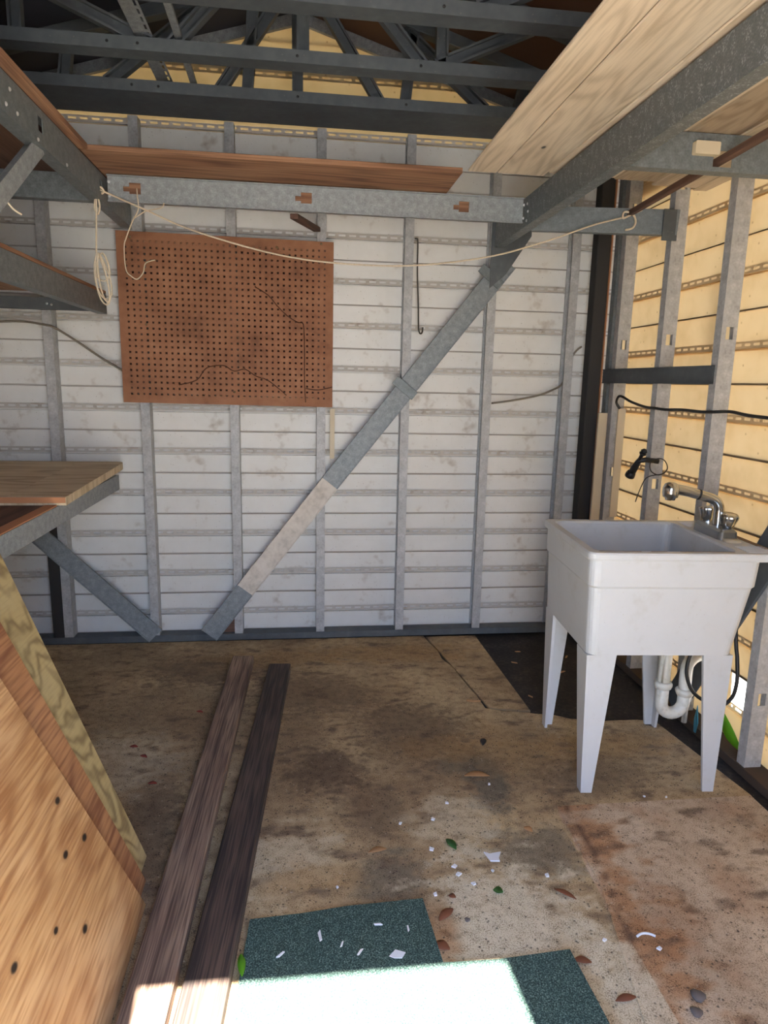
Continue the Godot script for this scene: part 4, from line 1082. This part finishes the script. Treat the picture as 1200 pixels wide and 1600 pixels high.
func sink():
	var o := base("utility_sink", Vector3(1.868, 0, 1.415), "white plastic laundry sink on four tapered legs by the right wall", "sink")
	o.rotation.y = deg_to_rad(-4.5)
	var st := ST()
	var V := 0.50
	loft(st, [ring(0.018, 0.478, -V + 0.02, -0.012, 0.03, 0.475), ring(0.010, 0.520, -V + 0.012, -0.008, 0.03, 0.690), ring(0.005, 0.526, -V + 0.006, -0.003, 0.03, 0.698), ring(0.004, 0.532, -V + 0.004, -0.002, 0.03, 0.778),
		ring(-0.004, 0.588, -V - 0.003, 0.004, 0.026, 0.780), ring(-0.006, 0.590, -V - 0.005, 0.006, 0.026, 0.786), ring(-0.006, 0.590, -V - 0.005, 0.006, 0.026, 0.799), ring(-0.003, 0.587, -V - 0.002, 0.003, 0.025, 0.804),
		ring(0.022, 0.466, -V + 0.026, -0.024, 0.03, 0.804), ring(0.027, 0.461, -V + 0.031, -0.029, 0.03, 0.797), ring(0.042, 0.44, -V + 0.045, -0.043, 0.04, 0.52), ring(0.07, 0.41, -V + 0.075, -0.073, 0.04, 0.50)])
	build(st, "basin", M.sink_plastic, o)
	# legs: an L section that tapers to the floor, set just under the basin
	var legs := [[0.016, -0.014, 1, -1, 0.034, -0.018], [0.480, -0.014, -1, -1, 0.474, -0.020], [0.020, -V + 0.022, 1, 1, 0.034, -V + 0.03], [0.476, -V + 0.022, -1, 1, 0.472, -V + 0.03]]
	for l in legs:
		st = ST()
		var sx: float = l[2]; var sz: float = l[3]
		var ell := func(x, z, w, t, y):
			var pts := [Vector3(x, y, z), Vector3(x + sx * w, y, z), Vector3(x + sx * w, y, z + sz * t), Vector3(x + sx * t, y, z + sz * t), Vector3(x + sx * t, y, z + sz * w), Vector3(x, y, z + sz * w)]
			if sx * sz < 0: pts.reverse()
			return pts
		var r0: Array = ell.call(l[4], l[5], 0.036, 0.010, 0.0)
		var r1: Array = ell.call(l[0], l[1], 0.094, 0.012, 0.474)
		for k in 6:
			var m := (k + 1) % 6
			quad(st, r0[m], r0[k], r1[k], r1[m])
		for r in [[r0, false], [r1, true]]:
			var pp: Array = r[0]
			# the L as two quads
			quad(st, pp[0], pp[1], pp[2], pp[3]); quad(st, pp[0], pp[3], pp[4], pp[5])
		build(st, "leg", M.sink_plastic, o)
	# ribs moulded in the deck at both ends
	for k in 7:
		for e in [[-0.018, -1.0], [-V + 0.03, 1.0]]:
			st = ST()
			var z: float = e[0] + e[1] * 0.0125 * k
			bar(st, Vector3(0.488, 0.8035, z), Vector3(0.578, 0.8035, z), 0.005, 0.006, Vector3.UP, 0.001)
			build(st, "rib", M.sink_plastic, o)
	# faucet
	st = ST()
	loft(st, [ring(0.486, 0.552, -0.358, -0.180, 0.012, 0.8045, 3), ring(0.488, 0.550, -0.356, -0.182, 0.012, 0.830, 3), ring(0.495, 0.543, -0.349, -0.189, 0.012, 0.838, 3)])
	var fc := build(st, "faucet", M.chrome_dull, o)
	var path := smooth_path([Vector3(0.525, 0.83, -0.268), Vector3(0.525, 0.87, -0.268), Vector3(0.524, 0.896, -0.268), Vector3(0.508, 0.922, -0.270), Vector3(0.47, 0.935, -0.274), Vector3(0.42, 0.948, -0.280), Vector3(0.372, 0.957, -0.284)], 6)
	st = ST(); tube(st, path, 0.0172, 16)
	build(st, "spout", M.chrome, fc)
	st = ST(); tube(st, [Vector3(0.456, 0.9392, -0.2757), Vector3(0.450, 0.9408, -0.2763)], 0.0180, 16)
	build(st, "joint_ring", M.black_rubber, fc)
	st = ST(); lathe(st, [Vector2(0.0, -0.036), Vector2(0.016, -0.036), Vector2(0.017, -0.029), Vector2(0.024, -0.026), Vector2(0.0275, -0.012), Vector2(0.027, 0.005), Vector2(0.021, 0.018), Vector2(0.010, 0.024), Vector2(0.0, 0.025)], Transform3D(Basis(), Vector3(0.360, 0.955, -0.285)), 24)
	build(st, "aerator", M.chrome, fc)
	for z in [-0.330, -0.208]:
		st = ST(); lathe(st, [Vector2(0.014, 0.0), Vector2(0.014, 0.008), Vector2(0.020, 0.013), Vector2(0.029, 0.042), Vector2(0.030, 0.048), Vector2(0.025, 0.053), Vector2(0.0, 0.054)], Transform3D(Basis(Vector3(1, 0, 0), 0.14 if z > -0.3 else -0.14), Vector3(0.523, 0.836, z)), 32, 8, 0.07)
		build(st, "tap_handle", M.chrome, fc)
	st = ST(); lathe(st, [Vector2(0.0, 0.006), Vector2(0.026, 0.006), Vector2(0.029, 0.0)], Transform3D(Basis(), Vector3(0.52, 0.8045, -0.165)), 18)
	build(st, "sprayer_hole_cover", M.cream_trim, o)
	st = ST(); bar(st, Vector3(0.576, 0.804, -V + 0.02), Vector3(0.576, 0.804, -0.06), 0.018, 0.004, Vector3.UP)
	build(st, "deck_stain", M.sink_stain, o)
	for q in [[0.03, 0.16], [0.19, 0.24], [0.28, 0.45]]:
		st = ST(); bar(st, Vector3(q[0], 0.8035, -0.0215), Vector3(q[1], 0.8035, -0.0225), 0.0035, 0.002, Vector3.UP)
		build(st, "rim_stain", M.sink_stain, o)
	# drain
	var w := func(x, y, z): return o.transform.affine_inverse() * Vector3(x, y, z)
	st = ST(); tube(st, [w.call(2.277, 0.48, 1.19), w.call(2.277, 0.26, 1.19)], 0.0215, 16)
	var dr := build(st, "drain_pipe", M.pvc, o)
	var tr := []
	for i in 13:
		var a := PI + PI * i / 12.0
		tr.append(w.call(2.319 + 0.042 * cos(a), 0.195 + 0.042 * sin(a), 1.19))
	st = ST(); tube(st, [w.call(2.277, 0.27, 1.19)] + tr + [w.call(2.361, 0.235, 1.19)], 0.022, 16)
	build(st, "trap_bend", M.pvc, dr)
	st = ST(); tube(st, smooth_path([w.call(2.361, 0.23, 1.19), w.call(2.361, 0.285, 1.185), w.call(2.375, 0.325, 1.17), w.call(2.42, 0.34, 1.14), w.call(2.468, 0.34, 1.12)], 5), 0.0205, 16)
	build(st, "tail_pipe", M.pvc, dr)
	for n in [[Vector3(2.277, 0.262, 1.19), 0.03], [Vector3(2.361, 0.232, 1.19), 0.031]]:
		st = ST(); lathe(st, [Vector2(0.022, -0.014), Vector2(0.026, -0.012), Vector2(n[1], 0.0), Vector2(n[1], 0.008), Vector2(0.027, 0.013), Vector2(0.022, 0.014)], o.transform.affine_inverse() * Transform3D(Basis(), n[0]), 20, 10, 0.03)
		build(st, "slip_nut", M.pvc, dr)
	# supply hose, stop valve
	st = ST(); tube(st, smooth_path([Vector3(2.43, 0.78, 1.22), Vector3(2.455, 0.62, 1.26), Vector3(2.462, 0.45, 1.29), Vector3(2.466, 0.40, 1.30), Vector3(2.468, 0.32, 1.31), Vector3(2.462, 0.255, 1.30), Vector3(2.43, 0.222, 1.28), Vector3(2.372, 0.243, 1.25), Vector3(2.342, 0.29, 1.235), Vector3(2.335, 0.36, 1.23), Vector3(2.375, 0.47, 1.22), Vector3(2.415, 0.60, 1.21), Vector3(2.425, 0.775, 1.20)].map(func(p): return o.transform.affine_inverse() * p), 6), 0.0065, 10)
	tag(build(st, "supply_hose", M.black_rubber, o), "black supply hose")
	var sv := base("stop_valve", Vector3.ZERO, "old brass stop valve on the pipe under the sink", "valve")
	st = ST(); tube(st, [Vector3(2.43, 0.355, 1.06), Vector3(2.505, 0.36, 1.03)], 0.012, 12)
	build(st, "body", M.brass_old, sv)
	st = ST(); tube(st, [Vector3(2.425, 0.35, 1.065), Vector3(2.432, 0.354, 1.06), Vector3(2.445, 0.356, 1.055)], [0.018, 0.021, 0.018], 12)
	build(st, "handle", M.brass_old, sv)
	st = ST(); tube(st, [Vector3(2.47, 0.36, 1.045), Vector3(2.47, 0.22, 1.045), Vector3(2.47, 0.03, 1.04)], [0.010, 0.010, 0.010], 10)
	build(st, "riser", M.pvc, sv)
	st = ST(); lathe(st, [Vector2(0.010, 0.0), Vector2(0.017, 0.002), Vector2(0.017, 0.03), Vector2(0.010, 0.033)], Transform3D(Basis(), Vector3(2.47, 0.12, 1.043)), 14)
	build(st, "coupling", M.pvc, sv)
	# blue plastic scrap and the leaf pushing through the gap in the siding
	st = ST(); prism(st, PackedVector2Array([Vector2(0, 0), Vector2(0.012, 0), Vector2(0.02, 0.045), Vector2(0.006, 0.11), Vector2(-0.006, 0.05)]), Transform3D(Basis(Vector3(0, 0, 1), Vector3(0, 1, 0), Vector3(-1, 0, 0)), Vector3(2.49, 0.012, 1.08)), 0.003)
	tag(build(st, "plastic_scrap", M.blue_plastic), "pale blue plastic scrap against the right wall sill", "scrap")
	leaf("plant_leaf", Vector3(2.556, 0.03, 1.265), Vector3(2.556, 0.125, 1.125), 0.026, M.bright_leaf, "bright green leaf poking in through the right wall siding", "leaf", "", Vector3(-1, 0, 0.2))

func leaf(called: String, a: Vector3, b: Vector3, half: float, m: Material, label: String, cat: String, group := "", nrm := Vector3.UP):
	var st := ST()
	st.set_smooth_group(1)
	var d := b - a
	var side := d.cross(nrm).normalized()
	var L := []; var R := []; var C := []
	for i in 9:
		var t := i / 8.0
		var w := half * pow(sin(PI * clampf(t, 0.02, 0.98)), 0.8)
		var c := a + d * t + nrm.normalized() * (d.length() * 0.05 * sin(PI * t))
		C.append(c); L.append(c + side * w + nrm.normalized() * w * 0.25); R.append(c - side * w + nrm.normalized() * w * 0.25)
	var th := -nrm.normalized() * 0.0008
	for i in 8:
		quad(st, C[i], C[i + 1], L[i + 1], L[i]); quad(st, R[i], R[i + 1], C[i + 1], C[i])
		quad(st, L[i] + th, L[i + 1] + th, C[i + 1] + th, C[i] + th); quad(st, C[i] + th, C[i + 1] + th, R[i + 1] + th, R[i] + th)
		quad(st, L[i], L[i + 1], L[i + 1] + th, L[i] + th); quad(st, R[i + 1], R[i], R[i] + th, R[i + 1] + th)
	tag(build(st, called, m), label, cat, group)

func litter():
	var r := RandomNumberGenerator.new()
	r.seed = 9
	var put := func(p: Vector2, len_: float, ang: float, half: float, m: Material, label: String, group: String, y := 0.0022):
		var d := Vector3(cos(ang), 0, sin(ang)) * len_ / 2
		leaf("fallen_leaf", Vector3(p.x, y, p.y) - d, Vector3(p.x, y, p.y) + d, half, m, label, "leaf", group)
	put.call(Vector2(1.592, 1.279), 0.085, 0.1, 0.016, M.tan_leaf, "long pale tan leaf on the floor left of the sink leg", "")
	put.call(Vector2(1.672, 1.563), 0.03, 0.9, 0.011, M.tan_leaf, "small pale tan leaf on the grey stain beside the reddish sheet", "")
	var br := "reddish brown dry leaf lying on the pale floor near the carpet"
	for p in [[1.362, 1.857, 0.055, -0.7, 0.012], [1.331, 1.95, 0.04, 0.5, 0.014], [1.643, 2.022, 0.042, 0.25, 0.010], [1.697, 2.124, 0.05, -0.1, 0.009], [1.683, 1.82, 0.06, 0.75, 0.008], [1.39, 1.80, 0.02, 0.4, 0.008]]:
		put.call(Vector2(p[0], p[1]), p[2], p[3], p[4], M.dry_leaf, br, "reddish dry leaves near the carpet")
	put.call(Vector2(1.219, 1.612), 0.055, -0.2, 0.010, M.tan_leaf, "tan leaf on the floor beyond the green carpet", "")
	put.call(Vector2(1.513, 1.793), 0.026, 0.4, 0.012, M.green_leaf, "small round green leaf on the pale floor", "")
	put.call(Vector2(1.431, 1.605), 0.05, 1.2, 0.012, M.green_leaf, "dull green leaf on the floor left of the paper scrap", "")
	put.call(Vector2(0.875, 1.965), 0.06, 1.45, 0.009, M.bright_leaf, "yellow-green leaf on the carpet beside the dark timber", "", 0.012)
	var red := "tiny red leaf scrap on the brown floor by the plywood sheets"
	for p in [[0.42, 0.995, 0.2], [0.468, 1.063, 0.5], [0.531, 1.228, 0.1], [0.613, 0.754, 0.4]]:
		put.call(Vector2(p[0], p[1]), 0.03, p[2], 0.008, M.red_leaf, red, "red leaf scraps by the plywood")
	put.call(Vector2(1.671, 1.069), 0.05, 1.9, 0.011, M.bitumen, "dark curled leaf on the floor between sink and timbers", "")
	# paper and chips
	var chip := func(called: String, pts: Array, at: Vector3, turn: float, h: float, m: Material, label: String, cat: String, group := ""):
		var st := ST()
		prism(st, PackedVector2Array(pts), Transform3D(Basis(Vector3.UP, turn) * Basis(Vector3(1, 0, 0), Vector3(0, 0, 1), Vector3(0, -1, 0)), at + Vector3(0, h, 0)), h)
		tag(build(st, called, m), label, cat, group)
	chip.call("paper_scrap", [Vector2(-0.018, -0.02), Vector2(-0.006, -0.008), Vector2(0.028, -0.006), Vector2(0.012, 0.012), Vector2(0.008, 0.026), Vector2(-0.016, 0.018)], Vector3(1.536, 0.001, 1.663), 0.2, 0.004, M.paper, "torn white paper scrap on the bare floor", "paper")
	chip.call("paper_scrap", [Vector2(-0.018, 0.004), Vector2(-0.002, -0.012), Vector2(0.02, -0.002), Vector2(0.01, 0.012), Vector2(-0.008, 0.01)], Vector3(1.223, 0.0095, 1.969), 0.0, 0.002, M.paper, "white paper scrap lying on the green carpet", "paper")
	var wc := "small white chip scattered on the dirty floor"
	for p in [[1.42, 1.694], [1.425, 1.723], [1.456, 1.762], [1.348, 1.788], [1.836, 2.01], [1.46, 1.415], [1.40, 1.49], [1.37, 1.62], [1.52, 1.72], [1.66, 1.75], [2.10, 1.44], [2.17, 1.45], [1.72, 1.97], [1.30, 1.50], [1.10, 1.74], [1.62, 1.33]]:
		var s := r.randf_range(0.0035, 0.008)
		chip.call("white_chip", [Vector2(-s, -s * 0.6), Vector2(s * 0.8, -s * 0.8), Vector2(s, s * 0.4), Vector2(-s * 0.3, s * 0.8)], Vector3(p[0], 0.003 if p[0] > 1.80 and p[1] > 1.5 else 0.0005, p[1]), r.randf() * TAU, 0.004, M.paper, wc, "chip", "white chips on the floor")
	for p in [[1.05, 1.90], [1.10, 1.93], [1.14, 1.955], [1.19, 1.88], [0.96, 1.945], [1.26, 1.90]]:
		var s := r.randf_range(0.004, 0.008)
		chip.call("white_chip", [Vector2(-s * 2, -s * 0.3), Vector2(s * 1.6, -s * 0.5), Vector2(s * 2, s * 0.2), Vector2(-s, s * 0.5)], Vector3(p[0], 0.0095, p[1]), r.randf() * TAU, 0.003, M.paper, "tiny pale sliver lying on the green carpet", "chip", "pale slivers on the carpet")
	for p in [[2.02, 0.35], [2.10, 0.62], [2.21, 0.47], [1.98, 0.70], [2.25, 0.75], [2.08, 0.22], [2.3, 0.30]]:
		var s := r.randf_range(0.006, 0.012)
		chip.call("wood_chip", [Vector2(-s * 1.6, -s * 0.3), Vector2(s * 1.2, -s * 0.5), Vector2(s * 1.7, s * 0.2), Vector2(-s, s * 0.5)], Vector3(p[0], -0.0135, p[1]), r.randf() * TAU, 0.003, M.tan_leaf, "pale wood chip on the bare black floor behind the sink", "chip", "wood chips in the black corner")
	var st := ST()
	tube(st, smooth_path([Vector3(1.80, 0.006, 1.972), Vector3(1.815, 0.007, 1.966), Vector3(1.832, 0.007, 1.968), Vector3(1.845, 0.006, 1.976)], 4), 0.003, 6)
	tag(build(st, "plastic_curl", M.paper), "thin white plastic curl on the rusty edge of the reddish sheet", "scrap")
	st = ST(); tube(st, smooth_path([Vector3(1.69, 0.003, 0.742), Vector3(1.715, 0.005, 0.758), Vector3(1.745, 0.003, 0.752)], 4), 0.004, 6)
	tag(build(st, "plastic_curl", M.tan_leaf), "pale curled shaving near the black corner of the floor", "scrap")
	for k in 3:
		var p: Vector3 = [Vector3(1.854, 0.004, 2.137), Vector3(1.829, 0.004, 2.172), Vector3(1.41, 0.001, 1.878)][k]
		var s: float = [0.016, 0.013, 0.007][k]
		st = ST()
		lathe(st, [Vector2(0.0, 0.0), Vector2(s * 0.9, 0.0), Vector2(s, s * 0.25), Vector2(s * 0.7, s * 0.5), Vector2(0, s * 0.6)], Transform3D(Basis(), p), 11, 3, 0.12)
		tag(build(st, "pebble", M.stone), "grey pebble on the reddish floor sheet" if k < 2 else "tiny dark pebble on the pale floor beside the carpet", "pebble", "pebbles on the floor")
